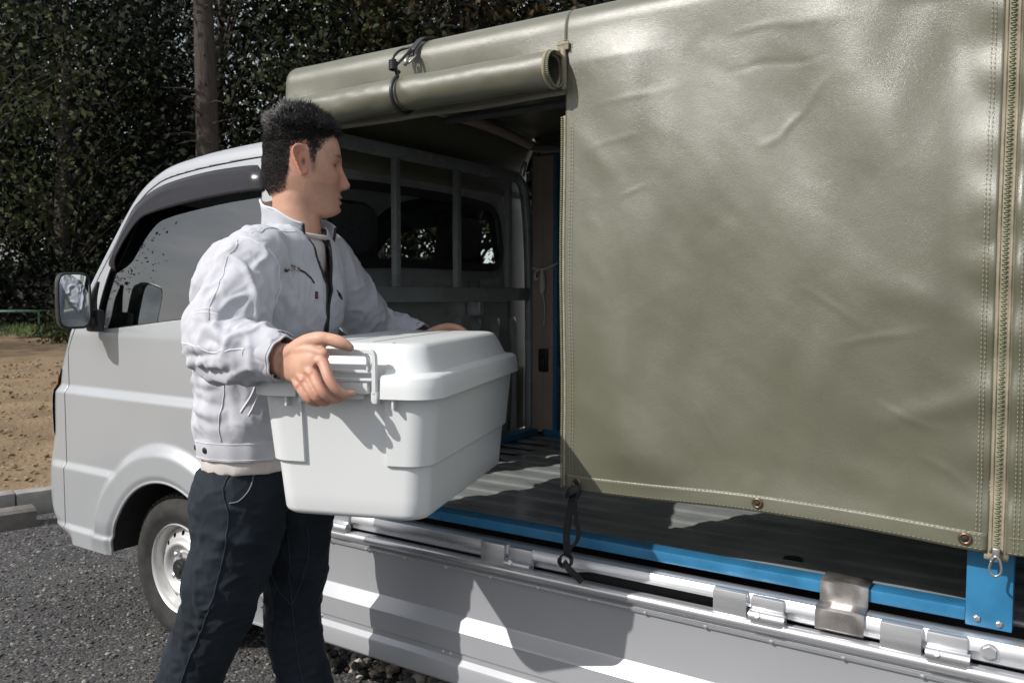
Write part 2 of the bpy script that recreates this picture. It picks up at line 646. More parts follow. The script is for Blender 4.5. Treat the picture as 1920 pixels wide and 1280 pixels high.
for side in (0, 1):
    fx = (lambda v: v) if side == 0 else mirror_y
    cs = solid(tk('cab_side', fx(cabs_vf), M['paint']), 0.003)
    tk('door_seam', fx(seam_vf), M['dark'])
    dr = solid(tk('door', fx(door_vf), M['paint']), 0.003)
    sl = tk('window_seal', fx(seal_vf), M['rubber'], dr)
    gl = tk('window_glass', fx(glas_vf), M['glass'] if side == 0 else M['wglass'], dr)
    # weather visor over the side window
    vo = np.array([(-3.058, 1.345), (-3.012, 1.43), (-2.955, 1.52), (-2.895, 1.592), (-2.80, 1.638), (-2.70, 1.662), (-2.50, 1.683), (-2.30, 1.688), (-2.205, 1.685)])
    vi = np.array([(-3.006, 1.345), (-2.965, 1.405), (-2.905, 1.48), (-2.835, 1.537), (-2.76, 1.556), (-2.644, 1.571), (-2.46, 1.588), (-2.30, 1.597), (-2.19, 1.600)])
    vo = smooth_poly(vo, 50, False)
    vi = smooth_poly(vi, 50, False)
    rings = []
    for k, t in enumerate(np.linspace(0, 1, 9)):
        q = vo*(1-t) + vi*t
        yy = yside(q[:, 0], q[:, 1]) - 0.004 - 0.015*np.sin(np.minimum(1, t*1.6)*math.pi/2)*np.minimum(1, np.linspace(0, 12, 50)) + 0.0
        ends = np.minimum(np.arange(50), 49-np.arange(50))
        yy = yy + 0.02*np.maximum(0, 1-ends/2.5)
        rings.append(np.c_[q[:, 0], yy, q[:, 1]])
    vz = solid(tk('visor', fx(loft(rings, cap=False, closed=False)), M['visor'], dr), 0.003)
    # door pull and inner trim
    inn = clip_grid(xs[::5], zs[::5], lambda X, Z: np.minimum.reduce([g_cab(X, Z)-0.03, door_field(X, Z), -poly_sd(WIN, X, Z), 1.10-Z]), wing(0.05))
    tk('door_trim', fx(inn), M['inner'], dr)
    hv = bx((-2.26, -0.004, 0.985), (0.15, 0.022, 0.035), 0.008)
    tk('door_handle', fx(hv), M['paint'], dr)
    # mirror: shell, glass, arm
    ang = math.radians(-62)
    rr_ = []
    th = np.linspace(0, 2*math.pi, 40, endpoint=False)
    for dep, scx, scz in ((0.0, 0.94, 0.95), (0.004, 1.0, 1.0), (0.03, 1.0, 1.0), (0.06, 0.86, 0.90), (0.075, 0.55, 0.6)):
        c_, s_ = np.cos(th), np.sin(th)
        ex = 0.42
        px_ = np.sign(c_)*np.abs(c_)**ex*0.058*scx
        pz_ = np.sign(s_)*np.abs(s_)**ex*0.103*scz
        rr_.append(np.c_[px_, np.full(40, dep), pz_])
    mv, mf = loft(rr_)
    rot = np.array([[math.cos(ang), -math.sin(ang), 0], [math.sin(ang), math.cos(ang), 0], [0, 0, 1]])
    mc = np.array([-3.01, -0.092, 1.240])
    rotm = np.array([[0.25, -0.968, 0], [0.968, 0.25, 0], [0, 0, 1]])   # local y points away from the glass, to the front
    mir = tk('mirror', fx((mv @ rotm.T + mc, mf)), M['black'], dr)
    gv = np.c_[np.sign(np.cos(th))*np.abs(np.cos(th))**0.42*0.050, np.full(40, -0.0015), np.sign(np.sin(th))*np.abs(np.sin(th))**0.42*0.094]
    gv = np.concatenate([[[0, -0.0025, 0]], gv])
    tk('mirror_glass', fx((gv @ rotm.T + mc, [(0, i+1, (i+1) % 40+1) for i in range(40)])), M['mirror'], dr)
    tk('mirror_arm', fx(cat_meshes([tube([(-3.04, -0.06, 1.19), (-3.02, -0.035, 1.165), (-3.02, -0.004, 1.15)], [0.02, 0.02, 0.03], 14, 16, flat=0.6),
                                    bx((-3.03, -0.006, 1.165), (0.085, 0.03, 0.085), 0.012),
                                    tube([(-3.055, 0.0, 1.15), (-3.066, 0.008, 1.24), (-3.045, 0.02, 1.31)], [0.02, 0.016, 0.006], 10, 12)])), M['black'], dr)

# ---- front, windscreen and roof: the outline carried across the cab
PA = smooth_poly(PROF_F, 150, False)


def across(sel, dx=0.0, ny=25):
    P = PA[sel]
    r = 0.055 + 0.02*(1-ss(1.0, 1.2, P[:, 1]))
    base = 0.01 + 0.14*np.maximum(0, P[:, 1]-1.10)**1.15 + 0.019*ss(0.872, 0.908, P[:, 1])
    y0 = base + r - 0.0005
    rings = []
    for t in np.linspace(0, 1, ny):
        y = y0 + (WID - 2*y0)*t
        bul = 4*t*(1-t)
        bx_ = np.where(P[:, 1] < 1.7, -0.035*bul, 0)
        bz_ = np.where(P[:, 1] >= 1.6, 0.018*bul*ss(1.6, 1.75, P[:, 1]), 0)
        rings.append(np.c_[P[:, 0]+bx_+dx, y, P[:, 1]+bz_])
    return loft(rings, cap=False, closed=False)


zz = PA[:, 1]
front = np.nonzero((zz < 1.085))[0]
wsc = np.nonzero((zz > 1.065) & (zz < 1.655))[0]
roof = np.nonzero((zz > 1.635))[0]
solid(tk('front_panel', across(front), M['paint']), 0.004, 1)
solid(tk('windscreen', across(wsc), M['wglass']), 0.004, 1)
solid(tk('roof', across(roof), M['paint']), 0.004, 1)
tk('headliner', across(roof, 0.02), M['head']).location.z -= 0.03
for s in (0, 1):
    fx = (lambda v: v) if s == 0 else mirror_y
    # headlamp wrapped round the corner
    rows = []
    for z in np.linspace(0.70, 0.965, 14):
        i = np.argmin(np.abs(zz-z) + (PA[:, 0] > -3.2)*9)
        xf = PA[i, 0]
        k = math.sin(math.pi*(z-0.66)/0.34)
        row = []
        for a in np.linspace(0.16, 1.0, 8):
            th_ = a*math.pi/2
            r = 0.075
            row.append((xf + r - (r+0.006*k)*math.sin(th_), 0.006 + 0.019*float(ss(0.872, 0.908, z)) + r - (r+0.006*k)*math.cos(th_), z))
        for q in (0.12, 0.24):
            row.append((xf - 0.02 - 0.006*k, 0.13+q, z - 0.03*q))
        rows.append(row)
    hl = tk('headlamp', fx(loft(rows, cap=False, closed=False)), M['lens'])
    ab = [r[:6] for r in rows[9:13]]
    ab = np.array(ab)
    ab[:, :, 0] -= 0.003
    ab[:, :, 1] -= 0.003
    tk('indicator', fx(loft(list(ab), cap=False, closed=False)), M['amber'], hl)
tk('grille', bx((-3.485, 0.7375, 0.50), (0.03, 0.8, 0.12), 0.01), M['black'])

# ---- cab interior
tk('cab_floor', cat_meshes([bx((-2.70, 0.7375, 0.60), (1.15, 1.30, 0.05)), bx((-2.35, 0.7375, 0.70), (0.52, 1.30, 0.20))]), M['inner'])
tk('dashboard', cat_meshes([bx((-3.10, 0.7375, 1.0), (0.36, 1.30, 0.20), 0.05, 3), bx((-2.935, 0.30, 1.045), (0.012, 0.17, 0.055), 0.004),
                            tube([(-3.02, 1.05, 1.06), (-2.90, 1.05, 1.13)], 0.025, 10)]), M['inner'])
sw = [(-2.88 + 0.06*math.sin(a), 1.05 + 0.18*math.cos(a), 1.13 + 0.17*math.sin(a)) for a in np.linspace(0, 2*math.pi, 30)]
tk('steering_wheel', tube(sw, 0.014, 8), M['black'])
for yc in (0.40, 1.05):
    st = cat_meshes([bx((-2.42, yc, 0.88), (0.46, 0.46, 0.15), 0.05, 3)])
    sb = etube([(-2.24, yc, 0.93, 0.06, 0.22, 3.2), (-2.19, yc, 1.15, 0.06, 0.225, 3.2), (-2.155, yc, 1.32, 0.05, 0.21, 3.0), (-2.14, yc, 1.38, 0.045, 0.17, 3),
                (-2.13, yc, 1.43, 0.045, 0.135, 3.2), (-2.12, yc, 1.53, 0.043, 0.13, 3.4), (-2.12, yc, 1.575, 0.04, 0.11, 3), (-2.12, yc, 1.59, 0.02, 0.08, 3)], 36, 36)
    so_ = tk('cab_seat', cat_meshes([st, sb]), M['seat'])
    tk('seat_rib', cat_meshes([tube([(-2.075, yc+d, 1.32), (-2.085, yc+d, 1.10)], 0.007, 6) for d in (-0.07, 0.0, 0.07)]), M['inner'], so_)

# ---- back wall of the cab with window
BW = [(0.20, 1.365), (0.72, 1.368), (1.20, 1.365), (1.275, 1.375), (1.308, 1.42), (1.305, 1.53), (1.28, 1.60), (1.21, 1.645), (0.72, 1.66), (0.26, 1.645), (0.19, 1.60), (0.165, 1.52), (0.165, 1.42)]
BW = smooth_poly(BW, 90)
BWALL = smooth_poly([(0.05, 0.55), (0.735, 0.55), (1.425, 0.55), (1.445, 0.60), (1.445, 1.0), (1.43, 1.25), (1.37, 1.60), (1.33, 1.70), (1.26, 1.748), (0.735, 1.765), (0.215, 1.748), (0.145, 1.70), (0.105, 1.60), (0.045, 1.25), (0.03, 1.0), (0.03, 0.6)], 120)


def bwx(Y, Z):
    e = poly_sd(BWALL, Y, Z)
    x = -2.075 + 0*Y
    x = x - 0.035*(1-ss(0, 0.05, e))
    x = x - 0.014*ss(0.0, 0.03, 0.055-np.abs(Z-1.45+0*Y)*0) * 0
    # pressed panel round the window, horizontal shoulder and vertical ribs below
    w = poly_sd(BW, Y, Z)
    x = x - 0.018*ss(-0.07, -0.03, w)
    x = x + 0.022*ss(1.25, 1.235, Z)
    ribs = np.exp(-(((Y-0.06) % 0.135 - 0.0675)/0.02)**2)*ss(1.17, 1.13, Z)
    x = x + 0.020*ribs*ss(0.08, 0.14, Y)*ss(1.40, 1.34, Y)
    return x


ys_ = np.arange(0.02, 1.46, 0.0115)
zb_ = np.arange(0.53, 1.78, 0.0115)
bwv = clip_grid(ys_, zb_, lambda Y, Z: np.minimum(poly_sd(BWALL, Y, Z), -poly_sd(BW, Y, Z)), lambda Y, Z: np.c_[bwx(Y, Z), Y, Z])
bw = solid(tk('cab_back', bwv, M['shaded_bed']), 0.006, 0)
tk('rear_window_seal', clip_grid(ys_, zb_, lambda Y, Z: 0.017-np.abs(poly_sd(BW, Y, Z)-0.012), lambda Y, Z: np.c_[np.full(len(Y), -2.082), Y, Z]), M['rubber'], bw)
tk('rear_window_glass', clip_grid(ys_, zb_, lambda Y, Z: poly_sd(BW, Y, Z)-0.002, lambda Y, Z: np.c_[np.full(len(Y), -2.088), Y, Z]), M['rglass'], bw)
# outer side strip joining the cab side and the back wall
for s in (0, 1):
    fx = (lambda v: v) if s == 0 else mirror_y
    z = np.linspace(0.32, 1.74, 60)
    ysd = yside(np.full(60, -2.08), z)
    tk('cab_corner', fx(loft([np.c_[np.full(60, -2.078), ysd, z], np.c_[np.full(60, -2.07), ysd+0.03, z], np.c_[np.full(60, -2.085), ysd+0.10, z]], cap=False, closed=False)), M['paint'])

tk('roof_light_stop', loft([np.c_[np.full(30, x), np.linspace(0.06, 1.415, 30), z + 0.012*np.sin(np.linspace(0, math.pi, 30)) - 0.05*(np.abs(np.linspace(-1, 1, 30))**8)] for x, z in ((-2.09, 1.775), (-2.070, 1.776), (-2.068, 1.765), (-2.072, 1.70), (-2.085, 1.69))], cap=False, closed=False), M['shaded_bed'])  # strip added to shut out light leaking in behind the cab roof
# ---- guard frame behind the cab
gd = tk('guard_frame', cat_meshes([bx((-2.0, 0.7375, 1.765), (0.03, 1.16, 0.045), 0.006), bx((-2.0, 0.7375, 1.262), (0.035, 1.28, 0.055), 0.006)]), M['shaded_bed'])
for y in (0.155, 0.51, 0.867, 1.225):
    tk('guard_bar', bx((-1.996, y, 1.516), (0.024, 0.028, 0.453), 0.004), M['shaded_bed'], gd)
for s in (0, 1):
    fx = (lambda v: v) if s == 0 else mirror_y
    tk('guard_post', fx(tube([(-2.0, 1.29, 1.765), (-2.0, 1.335, 1.745), (-2.0, 1.362, 1.69), (-2.0, 1.385, 1.55), (-2.0, 1.40, 1.30), (-2.0, 1.405, 1.0), (-2.0, 1.405, 0.66)], 0.021, 12, 40)), M['shaded_bed'], gd)
    tk('hook_loop', fx(tube([(-1.985, 1.30, 1.775), (-1.97, 1.305, 1.82), (-1.97, 1.325, 1.825), (-1.985, 1.33, 1.77)], 0.006, 8, 16)), M['shaded_bed'], gd)
for y in (0.36, 1.02):
    tk('guard_bracket', cat_meshes([bx((-2.02, y, 1.205), (0.05, 0.05, 0.06), 0.004), bx((-1.99, y-0.02, 1.205), (0.02, 0.012, 0.055), 0.003)]), M['alu'], gd)

# ---- load bed: ribbed floor, far gate, tail gate, sill
BZ = 0.632
yy = np.arange(0.072, 1.44, 0.006)
zprof = BZ + 0.0042*(ss(0.25, 0.40, (yy/0.115) % 1.0) - ss(0.75, 0.90, (yy/0.115) % 1.0))
xr = np.linspace(-2.06, 0.03, 30)
bf = solid(tk('bed_floor', loft([np.c_[np.full(len(yy), x), yy, zprof] for x in xr], cap=False, closed=False), M['shaded_floor']), 0.01)
hatch = smooth_poly([(-1.90, 0.60), (-1.80, 0.60), (-1.765, 0.63), (-1.765, 0.90), (-1.765, 1.20), (-1.80, 1.24), (-1.90, 1.24), (-1.925, 1.20), (-1.925, 0.90), (-1.925, 0.63)], 80)
tk('floor_hatch_seal', clip_grid(np.arange(-2.0, -1.7, 0.01), np.arange(0.55, 1.30, 0.01), lambda X, Y: 0.007-np.abs(poly_sd(hatch, X, Y)), lambda X, Y: np.c_[X, Y, np.full(len(X), BZ+0.0115)]), M['rubber'], bf)
tk('floor_hatch', clip_grid(np.arange(-2.0, -1.7, 0.01), np.arange(0.55, 1.30, 0.01), lambda X, Y: poly_sd(hatch, X, Y)-0.006, lambda X, Y: np.c_[X, Y, np.full(len(X), BZ+0.0100)]), M['shaded_floor'], bf)
for x, y in ((-0.52, 0.225), (-0.40, 0.13)):
    tk('floor_plug', tube([(x, y, BZ-0.004), (x, y, BZ+0.0135)], 0.022 if y > 0.2 else 0.012, 16), M['rubber'] if y > 0.2 else M['alu'], bf)
# side gate profile (y, z) measured outward from the hinge, hanging straight down
GP = [(0.010, 0.572), (-0.006, 0.574), (-0.017, 0.572), (-0.023, 0.564), (-0.021, 0.553), (-0.012, 0.546), (-0.006, 0.543), (-0.010, 0.541), (-0.012, 0.535), (-0.010, 0.530),
      (-0.004, 0.528), (-0.003, 0.524), (-0.003, 0.408), (-0.005, 0.404), (-0.027, 0.380), (-0.031, 0.374), (-0.031, 0.320), (-0.029, 0.316), (-0.026, 0.314), (-0.026, 0.300), (-0.029, 0.297),
      (-0.038, 0.288), (-0.040, 0.282), (-0.040, 0.240), (-0.036, 0.234), (0.0, 0.234), (0.010, 0.245)]
sg = tk('side_gate', extr_x(GP, -2.035, 0.03, 40), M['gate'], sharp=22)
tk('gate_edge_tube', extr_x([(0.0-0.0135+0.0125*math.cos(a), 0.563+0.0125*math.sin(a)) for a in np.linspace(0, 2*math.pi, 16, endpoint=False)], -2.04, 0.035), M['alu'], sg)
tk('gate_trim_line', extr_x([(-0.0145, 0.541), (-0.0145, 0.5375), (-0.006, 0.5375), (-0.006, 0.541)], -2.03, 0.03), M['alu'], sg)
for k in range(14):
    x = -1.95 + 0.145*k
    tk('gate_rivet', xform(tube([(0, 0.004, 0), (0, -0.001, 0), (0, -0.0025, 0)], [0.006, 0.005, 0.002], 10), Matrix.Translation((x, -0.0125, 0.5345))), M['alu'], sg)
for x in (-1.86, -1.83, -1.37, -1.345, -0.80, -0.775):
    tk('gate_rivet', xform(tube([(0, 0.004, 0), (0, -0.001, 0), (0, -0.0025, 0)], [0.006, 0.005, 0.002], 10), Matrix.Translation((x, -0.0265, 0.307))), M['alu'], sg)
tk('gate_end_plate', cat_meshes([bx((-2.045, -0.012, 0.41), (0.012, 0.055, 0.34), 0.004), bx((-2.02, -0.03, 0.455), (0.05, 0.012, 0.07), 0.003), tube([(-2.05, -0.04, 0.40), (-2.03, -0.05, 0.39), (-2.02, -0.04, 0.36)], 0.006, 8, 10)]), M['alu'], sg)
# sill below the bed edge, with the pressed hand recess
xsl = np.arange(-2.05, 0.04, 0.012)
rec = ss(-1.02, -0.92, xsl)*(1-ss(-0.60, -0.44, xsl))
rings = []
for (y, z, ry, rz) in ((0.035, 0.625, 0, 0), (0.012, 0.625, 0, 0), (0.003, 0.622, 0, 0), (-0.002, 0.614, 0, 0), (-0.003, 0.602, 0.0, 0.002), (0.003, 0.594, -0.006, 0.010), (0.004, 0.590, -0.012, 0.016), (0.004, 0.584, -0.016, 0.020), (0.010, 0.580, -0.014, 0.023), (0.022, 0.577, -0.004, 0.025)):
    rings.append(np.c_[xsl, y + ry*rec, z + rz*rec])
sill = solid(tk('bed_sill', loft(rings, cap=False, closed=False), M['alu']), 0.002)
tk('bed_side_rail', bx((-1.01, 0.06, 0.55), (2.06, 0.05, 0.12), 0.004), M['dark'])
tk('chassis_rail', bx((-1.0, 0.45, 0.44), (2.0, 0.08, 0.16)), M['dark'])
tk('chassis_rail', bx((-1.0, 1.02, 0.44), (2.0, 0.08, 0.16)), M['dark'])


def hinge(x):
    hg = tk('hinge', cat_meshes([bx((x-0.045, -0.006, 0.598), (0.075, 0.022, 0.058), 0.004), bx((x+0.035, -0.004, 0.606), (0.07, 0.016, 0.036), 0.004)]), M['alu'], sg)
    return hg


def hinge_pin(x):
    return tk('hinge_barrel', cat_meshes([tube([(x+0.0, -0.018, 0.585), (x+0.075, -0.018, 0.585)], 0.0125, 14), bx((x+0.037, -0.0175, 0.568), (0.068, 0.014, 0.030), 0.003), tube([(x+0.02, -0.027, 0.590), (x+0.02, -0.033, 0.592)], 0.006, 10)]), M['alu'], sg)


for x in (-1.17, -0.545, -0.205, -1.80):
    hinge(x)
    hinge_pin(x)
tk('sill_bolt', cat_meshes([tube([(-0.10, 0.0, 0.604), (-0.10, -0.010, 0.604)], 0.012, 6), tube([(-0.10, 0.0, 0.604), (-0.10, -0.005, 0.604)], 0.016, 16)]), M['alu'], sill)
# far side gate and tail gate (closed, inside faces)
fgp = [(1.425, 0.60), (1.425, 0.92), (1.43, 0.935), (1.45, 0.94), (1.465, 0.93), (1.465, 0.60)]
fg = tk('far_side_gate', extr_x(fgp, -2.03, 0.03), M['shaded_bed'])
tk('far_gate_panel', cat_meshes([bx((-1.0, 1.422, z), (1.95, 0.012, 0.085), 0.004) for z in (0.72, 0.85)]), M['shaded_bed'], fg)
tk('tail_gate', cat_meshes([bx((0.045, 0.735, 0.77), (0.03, 1.43, 0.32), 0.008), bx((0.028, 0.735, 0.85), (0.012, 1.38, 0.08), 0.004)]), M['gate'])
# step / mudguard behind the front wheel, wheel housing, underbody
wa = []
for a in np.linspace(math.radians(5), math.radians(175), 40):
    wa.append([(WC[0]+0.339*math.cos(a), y, WC[1]+0.339*math.sin(a)) for y in (0.0, 0.1, 0.22, 0.34)])
tk('wheel_housing', loft(wa, cap=False, closed=False), M['dark'])
arc_ = np.array([(WC[0]+0.337*math.cos(a), WC[1]+0.337*math.sin(a)) for a in np.linspace(math.radians(6), math.radians(174), 80)])
tk('arch_lip', tube(np.c_[arc_[:, 0], yside(arc_[:, 0], arc_[:, 1])+0.003, arc_[:, 1]], 0.006, 10), M['paint'])
tk('wheel_housing_back', clip_grid(np.arange(-3.0, -2.2, 0.04), np.arange(0.1, 0.66, 0.04), lambda X, Z: 0.36-np.hypot(X-WC[0], Z-WC[1]), lambda X, Z: np.c_[X, np.full(len(X), 0.34), Z]), M['dark'])
tk('mudguard', cat_meshes([bx((-2.22, 0.10, 0.20), (0.30, 0.20, 0.012), 0.004), bx((-2.09, 0.10, 0.30), (0.01, 0.20, 0.24), 0.003)]), M['gate'])
tk('underbody', cat_meshes([bx((-2.7, 0.7375, 0.42), (1.2, 0.75, 0.30)), bx((-1.3, 0.7375, 0.50), (2.3, 0.6, 0.1)), tube([(-1.9, 0.62, 0.26), (-0.9, 0.62, 0.27)], 0.06, 12), bx((-3.2, 0.7375, 0.40), (0.25, 1.15, 0.20), 0.02)]), M['dark'])
tk('tow_eye', tube([(-3.13, 0.05, 0.30), (-3.13, 0.06, 0.262), (-3.10, 0.06, 0.262), (-3.10, 0.05, 0.30)], 0.006, 8, 14), M['dark'])


# ---- wheels
def wheel(x, y, z, sgn):
    """axis along y; sgn -1 = outer face towards -y"""
    w = bpy.data.objects.new('wheel', None)
    C.objects.link(w)
    w.parent = TRK
    w.location = (x-TOFF[0], y-TOFF[1], z)
    w.empty_display_size = 0.1
    n = 96
    th = np.linspace(0, 2*math.pi, n, endpoint=False)

    def rev(prof, wob=None):
        rings = []
        for k, (r, d) in enumerate(prof):
            rings.append(np.c_[r*np.cos(th), np.full(n, d*-sgn), r*np.sin(th)])
        V, Fs = loft(rings, cap=False)
        return V, Fs
    tp = [(0.158, 0.012), (0.168, 0.004), (0.176, 0.002), (0.19, -0.008), (0.205, -0.012), (0.222, -0.012), (0.24, -0.006), (0.252, 0.004), (0.262, 0.014), (0.267, 0.022), (0.267, 0.13), (0.255, 0.148), (0.22, 0.16), (0.16, 0.14)]
    ty = mk('tyre', *rev(tp), M['tyre'], w)
    # tread blocks: three rows, zig-zag
    parts = []
    nb = 54
    for row, (d0, d1, wd) in enumerate(((0.012, 0.040, 0.72), (0.046, 0.074, 0.6), (0.080, 0.108, 0.6), (0.112, 0.138, 0.72))):
        for k in range(nb):
            a = 2*math.pi*(k + 0.5*(row % 2))/nb
            da = math.pi/nb*wd
            sk = 0.35*(1 if row % 2 else -1)
            pts = []
            for rr in (0.262, 0.2745):
                for (aa, dd) in ((-da, d0), (da, d0), (da, d1), (-da, d1)):
                    s_ = (dd-d0)/(d1-d0)-0.5
                    r2 = rr - (0.006 if (row == 0 and dd == d0) or (row == 3 and dd == d1) else 0)
                    q = a + aa + sk*s_*da
                    pts.append((r2*math.cos(q), dd*-sgn, r2*math.sin(q)))
            parts.append((np.array(pts), [(0, 1, 2, 3), (4, 5, 6, 7), (0, 1, 5, 4), (1, 2, 6, 5), (2, 3, 7, 6), (3, 0, 4, 7)]))
    mk('tread', *cat_meshes(parts), M['tyre'], ty, smooth=False, kind='stuff')
    rp_ = [(0.160, 0.016), (0.166, 0.006), (0.163, 0.001), (0.158, 0.004), (0.153, 0.018), (0.150, 0.034), (0.148, 0.046)]
    rim = mk('rim', *rev(rp_), M['rim'], w, sharp=40)
    # disc with round vent holes
    rs = np.linspace(0.035, 0.149, 34)
    ths = np.linspace(0, 2*math.pi, 181)

    def g(T, Rr):
        h = np.full(T.shape, 1.0)
        k = np.round(T/(2*math.pi/15))*(2*math.pi/15)
        return np.hypot((T-k)*Rr, Rr-0.126)-0.0088

    def dd(r):
        return smooth_tab([(0.03, 0.030), (0.05, 0.030), (0.058, 0.027), (0.066, 0.030), (0.082, 0.012), (0.092, 0.006), (0.102, 0.012), (0.112, 0.026), (0.135, 0.036), (0.15, 0.046)], r)
    V, Fs = clip_grid(ths, rs, g, lambda T, Rr: np.c_[Rr*np.cos(T), dd(Rr)*-sgn, Rr*np.sin(T)])
    mk('disc', V, Fs, M['rim'], rim, sharp=50)
    mk('hub_cap', *rev([(0.036, 0.032), (0.036, 0.004), (0.033, 0.0), (0.018, -0.001), (0.015, -0.005), (0.0005, -0.006)]), M['black'], rim, sharp=40)
    for k in range(4):
        a = k*math.pi/2+0.6
        c_ = (0.058*math.cos(a), 0, 0.058*math.sin(a))
        mk('wheel_nut', *tube([(c_[0], 0.032*-sgn, c_[2]), (c_[0], 0.012*-sgn, c_[2]), (c_[0], 0.008*-sgn, c_[2])], [0.0105, 0.0105, 0.006], 6), M['alu'], rim, smooth=False)
    mk('valve', *tube([(0.135, 0.03*-sgn, 0.045), (0.128, 0.008*-sgn, 0.040)], 0.004, 8), M['rubber'], rim)
    mk('brake_drum', *rev([(0.15, 0.06), (0.14, 0.06), (0.001, 0.06)]), M['dark'], rim)
    return w


wheel(-2.645, 0.055, 0.272, -1)
wheel(-2.645, 1.42, 0.272, 1)
wheel(-0.72, 0.075, 0.272, -1)
wheel(-0.72, 1.40, 0.272, 1)
# ================================================================ BLUE FRAME FOR THE COVER
FR = empty('canopy_frame', 'blue steel frame clamped in the load bed holding up the olive cover', 'frame', (-1.0, 0.72, 0.64))
FO = np.array([-1.0, 0.72, 0.64])


def fr(name, vf, m, parent=FR, sharp=35, smooth=True):
    return mk(name, np.asarray(vf[0], float)-FO, vf[1], m, parent, smooth, None, sharp)


fr('bottom_rail', bx((-1.02, 0.062, 0.654), (1.75, 0.05, 0.026), 0.003), M['blue'])
fr('bottom_rail', bx((-1.02, 1.375, 0.660), (1.75, 0.05, 0.026), 0.003), M['blue'])
fr('bottom_rail', bx((-1.95, 0.72, 0.661), (0.05, 1.27, 0.027), 0.003), M['blue'])
fr('top_rail', bx((-0.99, 0.055, 1.885), (1.86, 0.04, 0.04), 0.004), M['inner'])
fr('top_rail', bx((-0.99, 1.375, 1.885), (1.86, 0.04, 0.04), 0.004), M['tape'])
for x in (-1.93, -0.98, -0.05):
    fr('roof_bow', tube([(x, 0.08, 1.89), (x, 0.40, 1.92), (x, 0.72, 1.928), (x, 1.04, 1.92), (x, 1.355, 1.89)], 0.02, 10, 24), M['tape'] if x < -1.5 else M['inner'])
fr('roof_brace', tube([(-1.93, 1.30, 1.885), (-1.60, 1.375, 1.872)], 0.012, 8), M['inner'])
fr('roof_brace', tube([(-1.93, 0.72, 1.90), (-0.98, 0.72, 1.905)], 0.014, 8), M['inner'])
post = fr('post', bx((-0.106, 0.062, 1.255), (0.078, 0.058, 1.24), 0.003), M['blue'])
for x, z in ((-0.125, 0.652), (-0.088, 0.648), (-0.106, 0.80)):
    fr('bolt', tube([(x, 0.036, z), (x, 0.029, z), (x, 0.028, z)], [0.006, 0.006, 0.004], 6 if z < 0.7 else 20), M['steel'], post, smooth=False)
fr('post', bx((-0.106, 1.375, 1.255), (0.078, 0.058, 1.24), 0.003), M['blue'])
fr('post', bx((-1.955, 0.062, 1.255), (0.06, 0.058, 1.24), 0.003), M['blue'])
fp = fr('post', bx((-1.905, 1.385, 1.262), (0.128, 0.03, 1.20), 0.003), M['blue'])
fr('tape_wrap', cat_meshes([bx((-1.905, 1.3655, 1.262), (0.104, 0.014, 1.19), 0.003), bx((-1.93, 1.358, 1.25), (0.05, 0.004, 1.18), 0.001)]), M['tape'], fp)
fr('latch', cat_meshes([bx((-1.895, 1.352, 0.975), (0.045, 0.02, 0.10), 0.006), bx((-1.895, 1.340, 0.965), (0.028, 0.016, 0.05), 0.004), tube([(-1.905, 1.335, 0.955), (-1.885, 1.335, 0.985)], 0.005, 8)]), M['black'], fp)
crd = [(-1.962, 1.37, 1.375), (-1.95, 1.352, 1.374), (-1.90, 1.350, 1.37), (-1.85, 1.352, 1.385), (-1.838, 1.37, 1.395)]
wc = fr('white_tie', cat_meshes([tube(crd, 0.005, 8, 24), tube([(-1.905, 1.345, 1.37), (-1.925, 1.335, 1.36), (-1.93, 1.338, 1.325), (-1.915, 1.34, 1.33)], 0.005, 8, 18),
                                 tube([(-1.90, 1.345, 1.37), (-1.893, 1.337, 1.33), (-1.893, 1.337, 1.28), (-1.898, 1.34, 1.265)], [0.005, 0.011, 0.011, 0.004], 8, 18),
                                 tube([(-1.895, 1.342, 1.27), (-1.885, 1.345, 1.20), (-1.89, 1.345, 1.13)], 0.0025, 6, 14)]), M['white_cord'], fp)
cl_p = [(0.088, 0.671), (0.034, 0.671), (0.031, 0.669), (0.030, 0.632), (0.027, 0.629), (-0.004, 0.627), (-0.009, 0.623), (-0.0105, 0.588), (-0.009, 0.5835)]
cv = [np.c_[np.full(len(cl_p), x), np.array(cl_p)] for x in np.linspace(-0.412, -0.318, 4)]
clampo = solid(fr('clamp', loft(cv, cap=False, closed=False), M['steel'], sharp=25), 0.0025, 1)

